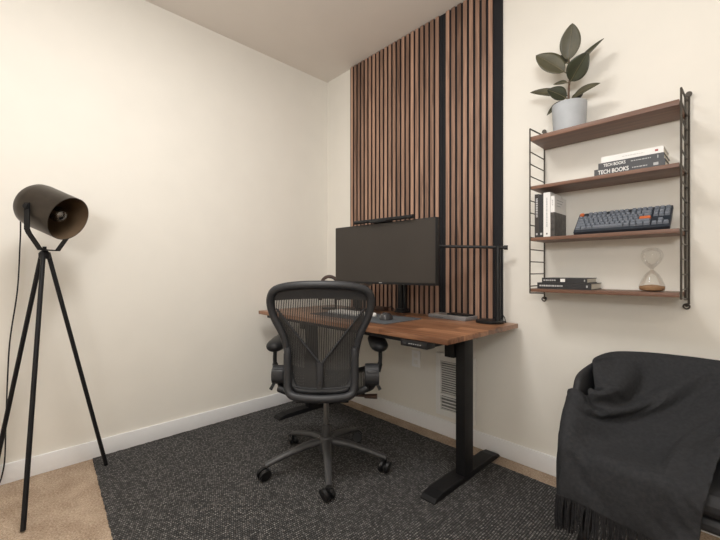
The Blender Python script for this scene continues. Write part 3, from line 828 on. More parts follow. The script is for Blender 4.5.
# ------------------------------------------------------------------ mechanical keyboard leaning on the third shelf
t = thing('mechanical_keyboard', 'dark keyboard with orange keys leaning against the wall on the third shelf', 'keyboard', (2.183, -.128, Z3))
KB = Vector((2.013, -.142, Z3 + .0012)); tilt = R(43.5)
ku = Vector((1, 0, 0)); kv = Vector((0, math.cos(tilt), math.sin(tilt))); kn = Vector((0, -math.sin(tilt), math.cos(tilt)))
krot = Matrix((ku, kv, kn)).transposed()
U = .0185; KW, KD = 18.25 * U + .010, .140
base0 = KB + kn * .0 
def kbox(m, x, y, w, h, z0, z1, bev=0): m.box(base0 + ku * (x + w / 2) + kv * (y + h / 2) + kn * ((z0 + z1) / 2), (w, h, z1 - z0), krot, bev)
m = MB(); kbox(m, 0, 0, KW, KD, 0, .020, .003); m.build('keyboard_case', M['keycase'], t)
rows = [[(1, 'o'), -1, (1, 'l'), (1, 'l'), (1, 'l'), (1, 'l'), -.5, (1, 'd'), (1, 'd'), (1, 'd'), (1, 'd'), -.5, (1, 'l'), (1, 'l'), (1, 'l'), (1, 'l'), -.25, (1, 'd'), (1, 'd'), (1, 'd')],
        [(1, 'd')] + [(1, 'l')] * 12 + [(2, 'd'), -.25, (1, 'd'), (1, 'd'), (1, 'd')],
        [(1.5, 'd')] + [(1, 'l')] * 12 + [(1.5, 'd'), -.25, (1, 'd'), (1, 'd'), (1, 'd')],
        [(1.75, 'd')] + [(1, 'l')] * 11 + [(2.25, 'e')],
        [(2.25, 'd')] + [(1, 'l')] * 10 + [(2.75, 'd'), -1.25, (1, 'l')],
        [(1.25, 'd')] * 3 + [(6.25, 'l')] + [(1.25, 'd')] * 4 + [-.25, (1, 'l'), (1, 'l'), (1, 'l')]]
caps = MB(); spec = {}
cols = {'l': (.175, .195, .23, 1), 'd': (.045, .055, .072, 1)}
for r, row in enumerate(rows):
    x = .005; y = KD - .007 - U * (r + 1) - (.007 if r else 0)
    for k in row:
        if not isinstance(k, tuple): x -= k * U; continue
        w, c = k
        mm = caps if c in 'ld' else MB()
        n0 = len(mm.bm.verts)
        cx, cy = x + w * U / 2, y + U / 2
        vs = []
        for (hw, hh, z) in ((w * U / 2 - .0007, U / 2 - .0007, .0205), (w * U / 2 - .0030, U / 2 - .0028, .0290)):
            vs.append([mm.bm.verts.new(base0 + ku * (cx + sx * hw) + kv * (cy + sy * hh + (.0006 if z > .025 else 0)) + kn * z) for sx, sy in ((-1, -1), (1, -1), (1, 1), (-1, 1))])
        mm.bm.faces.new(vs[1])
        for i in range(4): mm.bm.faces.new((vs[0][i], vs[0][(i + 1) % 4], vs[1][(i + 1) % 4], vs[1][i]))
        if c in 'ld': mm.tone('col', cols[c])
        else: mm.build('escape_key' if c == 'o' else 'enter_key', M['orange'], t, smooth=False)
        x += w * U
caps.build('keycaps', M['keys'], t, smooth=False)

# ------------------------------------------------------------------ hourglass
HG = Vector((2.297, -.105, Z4 + .0005))
t = thing('hourglass', 'clear glass hourglass with brown sand standing on the bottom shelf', 'hourglass', HG)
prof = [(0, .001), (.034, .001), (.043, .006), (.045, .018), (.041, .034), (.027, .066), (.010, .086), (.0045, .092), (.010, .099), (.026, .117), (.036, .136), (.038, .152), (.033, .168), (.020, .180), (0, .184)]
prof = [(p.x, p.z) for p in catmull([(r, 0, z) for r, z in prof], 4)]
m = MB(); m.lathe([(max(0, r), z) for r, z in prof], HG, 40); m.build('glass_bulbs', M['glass'], t)
m = MB(); m.lathe([(0, .002), (.033, .002), (.0415, .0065), (.0435, .018), (.042, .021), (.022, .026), (0, .029)], HG, 36); m.build('sand', M['sand'], t)

# ------------------------------------------------------------------ armchair
AC = Vector((2.435, -.455, 0))
t = thing('armchair', 'black bucket armchair under the charcoal throw, against the back wall', 'armchair', AC)
def sst(a, b, x):
    x = max(0, min(1, (x - a) / (b - a))); return x * x * (3 - 2 * x)
def rimz(a):                               # a: angle from the back (0) round to the arm fronts (+-1)
    k = abs(a)
    return .716 - .060 * k ** 2 - .030 * sst(.30, .55, k) - .070 * sst(.52, .72, k) - .085 * sst(.65, 1.0, k)
def plan(a, k):                            # k: 0 at the seat base, 1 at the rim
    w = .235 + .068 * k; dback = .215 + .085 * k
    if abs(a) < .55:
        ph = a / .55 * PI / 2
        e = .80
        sx = math.copysign(abs(math.sin(ph)) ** e, a); cy = abs(math.cos(ph)) ** e
        return (w * sx, -.01 + dback * cy)
    f = (abs(a) - .55) / .45
    return (math.copysign(w * (1 - .06 * f * f), a), -.01 - (.190 + .015 * k) * f)
def shell(u, v):
    a = 2 * u - 1; zr = rimz(a); z0 = .375
    k = v ** .8
    x, y = plan(a, k)
    return AC + Vector((x, y, spread(z0, zr, v)))
m = MB(); m.grid(shell, 64, 14); shell_o = m.build('shell', M['chair'], t, solid=.026, offset=1, sub=1)
m = MB(); m.poly([AC + Vector((x, y - .015, .352)) for x, y in sq(.245, .225, .10, 8)], .036); m.build('seat_pan', M['chair'], t, bevel=.012)
m = MB(); m.poly([AC + Vector((x, y - .022, .389)) for x, y in sq(.232, .215, .09, 8)], .060); cush_o = m.build('seat_cushion', M['chair'], t, bevel=.022)
for sx, sy in ((-1, -1), (1, -1), (-1, 1), (1, 1)):
    a = AC + Vector((sx * .20, -.02 + sy * .17, .36)); b = AC + Vector((sx * .275, -.02 + sy * (.235 if sy < 0 else .225), 0))
    rz0 = RT if (b.x < 2.46 and b.y < -.128) else 0
    m = MB(); m.tube([a, Vector((b.x, b.y, rz0 + .004))], [.019, .012], 14); m.build('leg', M['black'], t)

# ------------------------------------------------------------------ throw (draped surface, millimetres, row by row across the width)
THROW = '''
2120,-327,402 2120,-325,419 2120,-323,436 2120,-321,454 2120,-319,471 2120,-317,488 2120,-315,505 2120,-314,523 2121,-312,540 2121,-310,557
2121,-309,574 2121,-307,592 2121,-306,609 2121,-304,626 2121,-303,644 2121,-302,661 2120,-301,678 2124,-306,694 2134,-318,702 2140,-335,703
2140,-350,702 2138,-359,703 2142,-370,703 2138,-369,690 2141,-378,683 2147,-382,676 2144,-395,683 2149,-393,670 2148,-405,674 2149,-405,663
2151,-409,655 2153,-415,647 2156,-420,640 2159,-427,632 2161,-433,626 2163,-440,620 2169,-437,610 2161,-447,612 2167,-453,608 2175,-444,601
2177,-445,589 2176,-453,582 2167,-462,579 2167,-450,588 2164,-444,595 2165,-453,614 2155,-455,606 2158,-456,589 2175,-444,556 2122,-435,543
2131,-512,573 2107,-484,552 2096,-464,558 2094,-480,568 2096,-490,559 2109,-500,550 2104,-502,539 2112,-510,533 2109,-515,524 2111,-520,515
2112,-524,507 2113,-529,497 2115,-534,488 2118,-539,480 2121,-545,471 2120,-549,461 2123,-555,451 2124,-560,441 2131,-567,434 2132,-572,424
2128,-574,413 2135,-581,407 2145,-579,411 2151,-584,398 2142,-580,385 2147,-585,370 2143,-582,355 2142,-582,339 2142,-584,323 2142,-585,307
2143,-587,291 2144,-589,275 2145,-592,260 2146,-594,244 2147,-597,228 2149,-281,411 2149,-279,428 2149,-277,446 2149,-276,463 2149,-274,480
2149,-272,497 2149,-270,514 2149,-268,532 2149,-266,549 2149,-264,566 2149,-263,583 2149,-261,601 2149,-259,618 2149,-258,635 2149,-256,652
2149,-256,669 2147,-254,687 2148,-258,704 2153,-268,715 2158,-285,718 2158,-301,717 2161,-311,713 2160,-324,718 2169,-335,716 2160,-331,701
2166,-345,699 2172,-355,704 2177,-363,700 2182,-373,694 2185,-381,689 2188,-390,682 2190,-399,677 2192,-408,671 2193,-417,665 2195,-425,659
2197,-434,653 2199,-443,647 2198,-448,632 2195,-458,642 2196,-469,635 2201,-457,625 2200,-466,618 2201,-473,607 2190,-473,612 2177,-480,609
2173,-479,619 2161,-476,631 2156,-481,621 2169,-468,590 2172,-451,542 2128,-472,569 2122,-509,597 2114,-484,593 2072,-467,599 2093,-496,597
2094,-504,583 2090,-506,568 2092,-513,558 2091,-518,548 2093,-525,539 2095,-531,529 2097,-536,519 2099,-542,510 2101,-547,499 2104,-553,489
2110,-561,481 2107,-562,468 2110,-568,458 2115,-575,449 2121,-582,442 2117,-582,430 2120,-589,421 2132,-591,423 2142,-596,413 2134,-593,398
2132,-593,381 2132,-594,364 2132,-595,348 2131,-597,331 2131,-598,314 2131,-600,297 2132,-602,281 2133,-604,264 2134,-607,247 2136,-610,231
2174,-254,416 2174,-252,433 2174,-250,450 2173,-248,467 2173,-246,484 2173,-244,501 2173,-242,519 2173,-240,536 2173,-238,553 2173,-236,570
2173,-234,587 2172,-233,605 2172,-231,622 2172,-229,639 2172,-228,656 2172,-227,674 2169,-225,691 2170,-228,708 2174,-238,721 2177,-254,725
2177,-270,724 2177,-279,719 2179,-290,713 2184,-302,714 2180,-305,702 2183,-314,695 2189,-325,693 2191,-335,686 2194,-343,681 2198,-352,675
2201,-362,670 2205,-372,664 2209,-381,660 2212,-391,655 2216,-401,651 2220,-411,647 2223,-420,643 2223,-427,636 2224,-439,633 2226,-448,641
2230,-457,641 2227,-466,635 2221,-477,633 2210,-484,629 2198,-490,625 2189,-496,621 2175,-498,623 2162,-507,629 2152,-498,620 2170,-491,606
2160,-476,584 2146,-492,606 2130,-521,634 2109,-527,631 2100,-524,617 2103,-521,603 2094,-525,593 2097,-526,580 2097,-532,568 2094,-537,558
2093,-543,547 2092,-549,537 2093,-555,526 2094,-560,515 2095,-565,504 2096,-570,493 2098,-575,483 2100,-580,472 2103,-585,461 2109,-592,454
2111,-597,443 2110,-601,432 2122,-604,431 2134,-610,422 2127,-608,406 2127,-609,389 2127,-610,371 2125,-611,354 2124,-612,337 2122,-612,320
2122,-614,303 2122,-615,286 2122,-617,269 2122,-619,252 2124,-622,235 2196,-234,416 2195,-232,433 2195,-230,450 2195,-228,467 2195,-226,484
2194,-224,501 2194,-222,519 2194,-219,536 2194,-217,553 2193,-215,570 2193,-214,587 2193,-212,605 2193,-210,622 2193,-208,639 2192,-207,656
2192,-206,674 2190,-204,691 2191,-207,708 2193,-216,723 2195,-232,728 2195,-247,726 2195,-257,721 2196,-267,714 2198,-277,708 2202,-286,701
2205,-295,695 2209,-306,691 2213,-316,686 2217,-326,682 2221,-336,678 2224,-347,674 2228,-357,670 2232,-367,666 2236,-378,661 2240,-388,656
2244,-397,650 2247,-407,644 2249,-415,639 2247,-423,630 2249,-435,629 2246,-444,624 2240,-452,619 2233,-464,616 2228,-476,614 2219,-487,612
2210,-497,611 2196,-504,608 2184,-508,613 2174,-512,614 2162,-514,608 2161,-499,601 2154,-496,591 2149,-510,608 2150,-524,614 2138,-524,606
2132,-535,606 2117,-538,601 2112,-540,588 2105,-547,582 2105,-550,570 2102,-556,560 2099,-562,550 2098,-568,539 2097,-573,529 2097,-579,518
2097,-584,507 2097,-589,495 2099,-593,484 2098,-598,473 2098,-603,462 2100,-607,451 2102,-613,442 2110,-617,433 2124,-624,428 2121,-624,411
2119,-624,394 2115,-622,378 2113,-622,361 2112,-624,344 2111,-625,327 2111,-627,309 2111,-628,292 2111,-630,275 2111,-632,258 2112,-634,241
2215,-219,415 2215,-217,432 2215,-214,449 2215,-212,466 2214,-210,484 2214,-208,501 2214,-206,518 2213,-203,535 2213,-201,552 2213,-199,569
2213,-197,587 2213,-196,604 2212,-194,621 2212,-192,638 2212,-191,656 2212,-190,673 2210,-188,690 2211,-191,707 2212,-199,722 2213,-214,729
2213,-230,728 2214,-241,724 2215,-253,719 2218,-264,715 2221,-275,711 2225,-285,706 2229,-295,701 2233,-305,696 2237,-315,691 2241,-325,685
2245,-335,679 2249,-345,672 2253,-354,665 2256,-363,658 2258,-372,650 2260,-381,642 2261,-389,634 2261,-398,627 2260,-406,619 2255,-416,614
2250,-425,610 2241,-431,607 2236,-443,605 2230,-455,603 2223,-466,601 2215,-477,598 2206,-487,595 2196,-495,593 2185,-504,590 2175,-508,589
2167,-504,582 2171,-489,579 2154,-501,578 2151,-513,583 2163,-523,592 2157,-534,592 2144,-536,588 2138,-546,588 2128,-552,582 2123,-562,576
2118,-568,567 2113,-575,559 2108,-582,550 2106,-587,539 2104,-593,528 2103,-598,517 2102,-603,506 2102,-608,495 2103,-612,484 2100,-617,473
2100,-622,462 2109,-624,454 2117,-626,446 2108,-631,433 2106,-632,417 2104,-633,400 2103,-634,384 2103,-636,367 2103,-638,350 2103,-640,333
2103,-641,317 2103,-643,300 2103,-645,283 2103,-647,266 2103,-649,249 2234,-205,414 2234,-203,432 2234,-201,449 2233,-199,466 2233,-197,483
2233,-195,500 2233,-192,517 2232,-190,535 2232,-188,552 2232,-186,569 2232,-184,586 2232,-183,603 2231,-181,620 2231,-179,638 2231,-178,655
2231,-177,672 2230,-176,690 2230,-177,707 2231,-185,722 2232,-200,730 2232,-216,728 2232,-227,723 2233,-238,718 2235,-249,713 2237,-259,707
2241,-270,701 2245,-280,696 2249,-290,690 2253,-300,684 2256,-310,678 2260,-319,671 2263,-329,664 2266,-338,656 2268,-347,648 2269,-356,640
2269,-364,631 2267,-372,622 2264,-380,614 2262,-388,606 2261,-399,600 2257,-409,594 2245,-414,595 2239,-425,593 2234,-438,590 2230,-449,588
2219,-457,588 2209,-465,586 2200,-473,583 2193,-482,579 2186,-492,574 2182,-504,568 2173,-500,561 2163,-491,554 2158,-505,557 2165,-511,569
2157,-520,566 2153,-532,565 2153,-543,570 2149,-555,572 2144,-565,570 2138,-575,566 2132,-582,557 2127,-587,547 2122,-597,544 2117,-605,535
2113,-611,525 2111,-616,514 2110,-621,503 2108,-626,493 2109,-630,481 2106,-636,471 2106,-641,460 2115,-643,452 2116,-646,437 2111,-648,421
2105,-649,406 2104,-651,390 2104,-653,373 2104,-655,357 2104,-656,341 2105,-658,324 2107,-659,308 2108,-661,292 2109,-662,275 2111,-664,259
2253,-194,414 2253,-192,431 2252,-190,448 2252,-188,465 2252,-186,483 2251,-184,500 2251,-181,517 2251,-179,534 2251,-177,551 2251,-175,568
2250,-174,586 2250,-172,603 2250,-170,620 2250,-169,637 2250,-167,655 2250,-167,672 2249,-165,689 2249,-167,706 2250,-175,722 2250,-189,730
2250,-204,729 2250,-215,724 2251,-227,718 2253,-238,713 2256,-248,708 2259,-259,702 2263,-269,695 2266,-278,688 2269,-288,681 2272,-297,673
2275,-306,665 2277,-314,656 2277,-323,647 2277,-331,638 2276,-339,629 2273,-347,620 2273,-355,610 2269,-362,602 2266,-371,594 2267,-382,588
2261,-392,583 2250,-400,581 2245,-412,579 2240,-424,577 2234,-435,575 2226,-445,573 2219,-455,571 2214,-467,569 2212,-479,571 2203,-484,563
2201,-497,568 2193,-498,559 2184,-494,547 2177,-506,547 2183,-515,558 2176,-525,562 2171,-535,557 2166,-546,554 2153,-549,553 2151,-561,552
2155,-572,557 2150,-582,552 2145,-592,546 2140,-601,540 2134,-606,530 2130,-617,527 2125,-626,519 2122,-633,509 2119,-638,499 2116,-645,489
2117,-648,477 2111,-655,469 2110,-659,457 2110,-661,442 2109,-665,427 2111,-665,411 2113,-666,395 2115,-666,380 2117,-665,364 2119,-664,348
2121,-664,332 2122,-664,316 2124,-665,300 2126,-666,284 2127,-666,269 2271,-185,414 2271,-183,431 2271,-181,448 2270,-178,465 2270,-176,482
2270,-174,499 2270,-172,517 2269,-170,534 2269,-168,551 2269,-166,568 2269,-165,585 2269,-163,603 2269,-161,620 2269,-160,637 2268,-159,654
2268,-158,671 2268,-157,689 2267,-158,706 2268,-166,721 2268,-179,731 2268,-195,730 2268,-206,723 2268,-216,717 2269,-226,709 2270,-235,702
2272,-245,694 2273,-254,685 2274,-263,677 2278,-273,670 2283,-282,664 2284,-291,655 2284,-299,646 2283,-307,636 2282,-315,627 2281,-323,617
2282,-332,609 2276,-338,599 2273,-346,591 2271,-356,583 2268,-366,577 2265,-377,572 2260,-389,568 2255,-402,567 2250,-414,565 2245,-425,563
2239,-437,562 2234,-449,561 2229,-461,561 2225,-473,560 2222,-486,564 2217,-497,560 2209,-495,550 2201,-499,541 2195,-509,546 2189,-519,542
2175,-517,545 2175,-528,541 2164,-533,540 2163,-545,538 2164,-557,540 2168,-568,546 2165,-579,542 2160,-589,536 2152,-595,529 2151,-607,525
2147,-618,520 2143,-628,515 2138,-639,510 2134,-647,502 2132,-653,491 2127,-662,484 2123,-668,473 2120,-672,461 2123,-671,447 2125,-670,432
2127,-670,417 2129,-670,401 2131,-671,386 2132,-671,371 2134,-672,355 2135,-673,340 2136,-674,325 2138,-674,309 2139,-675,294 2140,-676,279
2289,-177,413 2289,-175,430 2289,-173,448 2288,-171,465 2288,-169,482 2288,-166,499 2288,-164,516 2288,-163,533 2288,-161,551 2287,-159,568
2287,-157,585 2287,-155,602 2287,-154,619 2287,-153,637 2287,-152,654 2287,-151,671 2286,-150,688 2286,-152,706 2287,-159,721 2287,-172,731
2287,-188,730 2286,-198,723 2286,-208,716 2287,-218,708 2288,-227,700 2290,-237,692 2291,-246,684 2289,-251,672 2289,-258,662 2289,-267,653
2290,-275,644 2290,-283,635 2290,-292,626 2290,-300,617 2290,-309,607 2289,-317,598 2289,-327,591 2290,-339,585 2289,-351,580 2286,-362,576
2283,-374,572 2279,-387,568 2273,-399,565 2268,-411,564 2263,-423,562 2257,-435,561 2252,-448,561 2247,-460,563 2242,-472,563 2239,-484,559
2233,-494,552 2225,-499,544 2217,-504,537 2205,-506,532 2191,-505,532 2178,-506,531 2174,-517,527 2176,-530,527 2176,-542,527 2179,-553,532
2181,-565,535 2177,-576,530 2171,-585,524 2164,-592,516 2159,-602,511 2157,-613,507 2154,-625,503 2152,-636,499 2151,-649,496 2148,-660,492
2144,-668,483 2139,-675,473 2135,-681,463 2132,-686,449 2130,-687,435 2128,-687,420 2127,-687,405 2126,-687,390 2126,-687,375 2126,-688,361
2126,-688,346 2127,-688,331 2128,-689,316 2130,-690,302 2131,-691,287 2307,-170,413 2307,-168,430 2307,-166,447 2307,-164,464 2306,-162,482
2306,-160,499 2306,-158,516 2306,-156,533 2306,-155,550 2306,-153,568 2306,-151,585 2305,-150,602 2305,-148,619 2305,-147,637 2305,-146,654
2305,-145,671 2305,-144,688 2305,-146,706 2305,-153,721 2305,-166,732 2305,-182,730 2305,-192,723 2304,-202,715 2305,-210,706 2305,-219,698
2306,-228,688 2306,-235,678 2306,-243,669 2306,-250,658 2306,-258,649 2306,-266,639 2306,-275,630 2306,-284,621 2307,-293,612 2307,-303,605
2308,-314,599 2306,-326,598 2304,-339,596 2303,-351,592 2300,-362,588 2298,-374,582 2294,-386,578 2289,-398,576 2283,-410,574 2278,-422,572
2273,-435,570 2268,-447,567 2264,-459,562 2258,-468,555 2249,-475,548 2240,-481,542 2230,-485,535 2218,-487,532 2207,-489,528 2194,-490,524
2189,-500,518 2190,-514,519 2191,-527,519 2193,-538,525 2195,-550,526 2193,-562,523 2187,-570,517 2181,-579,510 2176,-590,504 2170,-598,498
2167,-609,493 2165,-621,489 2165,-633,488 2160,-644,483 2160,-656,479 2160,-669,477 2157,-679,470 2152,-685,460 2149,-689,447 2146,-694,434
2143,-697,421 2140,-700,407 2137,-701,393 2135,-703,379 2132,-704,365 2130,-705,351 2128,-705,337 2125,-706,323 2123,-706,309 2121,-705,295
2325,-164,413 2325,-162,430 2325,-160,447 2325,-159,464 2324,-157,481 2324,-155,499 2324,-153,516 2324,-151,533 2324,-150,550 2324,-148,568
2324,-146,585 2324,-145,602 2324,-144,619 2324,-142,637 2324,-141,654 2323,-140,671 2323,-139,688 2323,-142,705 2324,-149,721 2323,-162,732
2323,-177,731 2323,-187,723 2323,-196,714 2323,-205,705 2323,-212,695 2323,-220,685 2323,-228,675 2323,-236,665 2324,-244,656 2324,-253,647
2324,-261,637 2325,-270,629 2325,-280,621 2325,-291,614 2325,-301,607 2326,-313,602 2325,-325,598 2323,-337,595 2320,-349,597 2318,-362,594
2314,-374,590 2310,-386,587 2306,-398,582 2301,-409,577 2295,-420,571 2289,-431,565 2282,-440,558 2273,-448,552 2264,-455,545 2254,-460,540
2242,-464,536 2230,-468,533 2219,-471,527 2211,-475,519 2207,-486,513 2206,-499,513 2207,-511,513 2208,-522,519 2208,-535,516 2208,-547,515
2202,-556,509 2199,-567,504 2191,-575,497 2187,-585,491 2183,-596,486 2180,-607,482 2177,-618,477 2178,-631,477 2177,-644,476 2171,-650,467
2168,-661,462 2171,-674,462 2168,-682,453 2162,-679,441 2160,-685,429 2159,-693,418 2157,-700,406 2155,-704,393 2152,-706,380 2150,-707,367
2148,-708,353 2145,-709,340 2143,-710,326 2141,-711,313 2138,-712,300 2343,-160,413 2343,-158,430 2343,-156,447 2343,-154,464 2343,-152,481
2342,-150,499 2342,-149,516 2342,-147,533 2342,-146,550 2342,-144,568 2342,-143,585 2342,-141,602 2342,-140,619 2342,-139,637 2342,-138,654
2342,-137,671 2341,-136,688 2341,-138,706 2342,-146,721 2342,-158,732 2342,-174,731 2341,-183,722 2341,-192,714 2341,-201,704 2341,-209,695
2341,-216,685 2341,-225,675 2342,-233,666 2342,-242,656 2342,-250,647 2342,-260,639 2343,-270,631 2343,-280,624 2343,-292,619 2340,-304,618
2341,-316,612 2341,-326,606 2341,-335,597 2339,-348,598 2336,-359,594 2332,-371,588 2327,-382,582 2321,-392,575 2314,-401,568 2305,-410,561
2296,-418,555 2287,-425,549 2276,-432,543 2265,-438,539 2254,-443,536 2243,-448,531 2234,-453,523 2228,-461,515 2226,-473,511 2224,-485,513
2223,-497,508 2224,-508,513 2221,-520,508 2222,-532,506 2217,-542,500 2215,-554,497 2208,-562,490 2204,-573,486 2200,-583,480 2197,-595,475
2194,-606,471 2191,-618,467 2189,-630,464 2191,-642,467 2188,-654,466 2183,-656,455 2183,-668,450 2184,-680,445 2178,-685,435 2175,-679,424
2173,-684,412 2172,-691,401 2171,-700,391 2170,-706,380 2167,-710,367 2165,-710,354 2163,-710,341 2161,-710,328 2159,-711,315 2157,-712,302
2361,-155,412 2361,-154,430 2361,-152,447 2361,-150,464 2361,-148,481 2361,-147,499 2361,-145,516 2361,-144,533 2360,-142,550 2360,-141,567
2360,-140,585 2360,-138,602 2360,-137,619 2360,-136,637 2360,-135,654 2360,-134,671 2360,-133,688 2360,-135,706 2360,-143,721 2360,-155,732
2360,-171,731 2360,-180,722 2359,-189,713 2359,-198,704 2359,-206,694 2359,-214,685 2360,-223,675 2360,-231,666 2360,-240,657 2360,-250,649
2361,-260,641 2361,-271,635 2359,-283,633 2357,-295,630 2358,-304,621 2359,-313,613 2359,-323,605 2358,-332,596 2353,-341,589 2347,-350,583
2339,-358,577 2330,-367,572 2321,-375,567 2312,-384,563 2303,-392,558 2293,-400,553 2284,-408,547 2275,-415,540 2266,-422,533 2258,-429,526
2251,-438,519 2247,-448,513 2244,-460,511 2243,-473,513 2240,-483,505 2240,-495,507 2239,-507,504 2234,-517,497 2231,-528,492 2230,-541,490
2225,-549,483 2222,-562,481 2218,-572,475 2215,-584,472 2213,-596,468 2209,-606,462 2207,-618,459 2205,-630,456 2202,-642,454 2204,-653,460
2199,-664,457 2199,-664,444 2196,-672,435 2195,-685,433 2190,-689,422 2190,-685,410 2188,-686,397 2186,-691,385 2185,-700,375 2184,-707,365
2183,-713,354 2180,-713,341 2179,-712,329 2177,-712,316 2174,-712,303 2379,-152,412 2379,-150,430 2379,-149,447 2379,-147,464 2379,-145,481
2379,-144,498 2379,-143,516 2379,-141,533 2379,-140,550 2379,-139,568 2379,-138,585 2379,-136,602 2379,-135,619 2379,-134,637 2378,-133,654
2378,-132,671 2378,-131,689 2378,-134,706 2378,-142,721 2378,-154,732 2378,-170,731 2378,-179,722 2378,-187,713 2378,-196,704 2378,-204,695
2378,-213,685 2378,-222,676 2378,-231,667 2378,-241,659 2378,-251,652 2378,-262,646 2378,-274,641 2377,-286,637 2375,-298,634 2374,-310,630
2373,-320,622 2373,-330,615 2371,-340,607 2367,-349,598 2362,-357,589 2356,-365,580 2347,-372,571 2338,-378,563 2328,-384,556 2318,-390,549
2307,-396,543 2295,-400,537 2286,-406,530 2278,-415,523 2272,-425,517 2267,-437,513 2264,-449,512 2262,-461,513 2258,-471,505 2256,-482,500
2256,-494,499 2252,-505,493 2248,-515,487 2246,-527,483 2242,-538,478 2240,-550,477 2237,-561,471 2234,-573,469 2231,-585,465 2228,-596,461
2226,-608,463 2223,-621,463 2221,-633,461 2220,-644,455 2219,-656,451 2216,-667,458 2212,-675,449 2212,-678,437 2211,-685,427 2206,-695,421
2204,-695,409 2203,-694,396 2203,-692,384 2201,-694,371 2200,-702,361 2200,-710,352 2198,-714,340 2196,-714,328 2194,-713,315 2192,-713,303
2397,-149,412 2397,-147,429 2397,-146,447 2397,-144,464 2397,-143,481 2397,-142,498 2397,-140,516 2397,-139,533 2397,-138,550 2397,-137,568
2397,-136,585 2397,-135,602 2397,-134,619 2397,-133,637 2397,-133,654 2397,-132,671 2397,-130,689 2397,-132,706 2397,-141,721 2397,-153,732
2397,-169,731 2396,-178,722 2396,-186,713 2396,-195,704 2396,-204,695 2396,-212,686 2396,-222,677 2396,-232,669 2396,-242,663 2396,-254,657
2395,-266,653 2394,-277,649 2393,-289,644 2393,-300,637 2392,-309,628 2391,-317,619 2389,-324,608 2384,-330,598 2377,-337,589 2370,-343,580
2361,-349,572 2352,-355,564 2343,-362,557 2334,-369,549 2325,-376,541 2316,-384,534 2308,-393,527 2301,-404,522 2295,-415,518 2290,-426,515
2285,-438,514 2281,-451,513 2277,-460,505 2275,-472,501 2272,-481,493 2269,-492,488 2267,-504,483 2264,-515,479 2261,-527,474 2259,-539,473
2256,-550,468 2253,-563,466 2251,-575,463 2248,-587,461 2245,-599,463 2243,-611,463 2241,-624,461 2238,-636,464 2235,-648,463 2232,-660,461
2232,-670,453 2228,-682,452 2226,-688,442 2224,-695,432 2223,-694,419 2221,-698,407 2220,-700,395 2219,-700,383 2219,-697,370 2217,-699,358
2217,-708,349 2215,-713,338 2213,-715,325 2211,-715,313 2209,-714,300 2416,-146,412 2416,-145,429 2415,-144,447 2415,-142,464 2415,-141,481
2415,-140,498 2415,-139,516 2415,-138,533 2415,-136,550 2415,-135,567 2415,-134,585 2415,-133,602 2415,-132,619 2415,-131,637 2415,-131,654
2415,-130,671 2415,-130,689 2415,-132,706 2415,-140,721 2415,-152,733 2415,-168,731 2415,-177,722 2415,-186,713 2414,-194,704 2414,-203,695
2414,-213,686 2414,-223,679 2414,-234,673 2413,-246,668 2413,-257,663 2412,-269,658 2412,-279,650 2411,-288,642 2410,-295,631 2407,-301,620
2402,-306,610 2396,-310,599 2390,-316,590 2384,-322,580 2377,-329,571 2370,-337,563 2363,-345,555 2356,-354,547 2349,-364,541 2341,-374,535
2333,-384,530 2326,-395,525 2319,-406,521 2312,-417,518 2307,-429,517 2302,-441,513 2297,-450,506 2294,-461,501 2291,-472,494 2289,-483,489
2286,-494,483 2283,-505,479 2281,-517,474 2278,-529,472 2275,-541,468 2273,-553,466 2270,-565,463 2268,-577,461 2265,-590,462 2263,-602,462
2260,-615,462 2258,-627,460 2255,-639,461 2252,-651,463 2249,-664,462 2247,-676,460 2245,-685,452 2243,-693,443 2241,-694,430 2240,-695,418
2239,-699,406 2237,-703,394 2236,-704,381 2236,-700,369 2235,-699,357 2233,-703,345 2232,-710,335 2231,-713,323 2229,-715,310 2226,-715,298
2434,-145,412 2434,-144,429 2434,-142,447 2434,-141,464 2434,-140,481 2434,-139,498 2434,-139,516 2434,-138,533 2434,-137,550 2434,-136,568
2433,-135,585 2433,-134,602 2433,-133,619 2433,-133,637 2433,-132,654 2433,-131,671 2433,-130,689 2433,-132,706 2433,-140,721 2433,-152,733
2433,-168,731 2433,-177,722 2433,-185,713 2433,-194,704 2433,-204,696 2433,-214,689 2432,-226,684 2431,-237,678 2431,-248,672 2431,-258,664
2430,-266,654 2428,-272,644 2424,-277,633 2420,-283,622 2416,-288,611 2412,-294,600 2409,-301,590 2405,-309,581 2400,-318,573 2395,-327,566
2388,-337,559 2381,-347,553 2374,-357,547 2366,-367,542 2358,-378,537 2351,-388,532 2343,-399,527 2336,-409,523 2330,-420,519 2324,-430,512
2318,-441,507 2314,-451,502 2311,-462,496 2308,-473,490 2306,-485,485 2303,-496,481 2300,-508,477 2298,-520,473 2295,-532,469 2293,-544,467
2290,-556,464 2287,-568,462 2285,-581,462 2282,-593,461 2280,-605,461 2277,-618,461 2275,-630,462 2272,-642,462 2269,-655,462 2267,-667,463
2264,-679,459 2262,-690,453 2260,-694,441 2258,-699,430 2257,-702,418 2255,-704,405 2254,-705,393 2253,-708,380 2252,-706,368 2252,-703,356
2250,-702,343 2248,-704,331 2247,-709,319 2246,-713,307 2244,-714,295 2452,-144,412 2452,-143,429 2452,-142,447 2452,-141,464 2452,-140,481
2452,-139,498 2452,-138,516 2452,-137,533 2452,-136,550 2452,-135,568 2452,-134,585 2452,-134,602 2452,-133,619 2452,-132,637 2452,-131,654
2452,-130,671 2452,-130,689 2452,-132,706 2452,-140,721 2452,-152,733 2452,-168,731 2452,-177,722 2451,-185,713 2451,-195,704 2451,-205,697
2450,-217,692 2450,-228,686 2450,-237,677 2448,-244,667 2445,-250,656 2442,-256,645 2440,-262,635 2437,-268,624 2434,-275,614 2432,-283,604
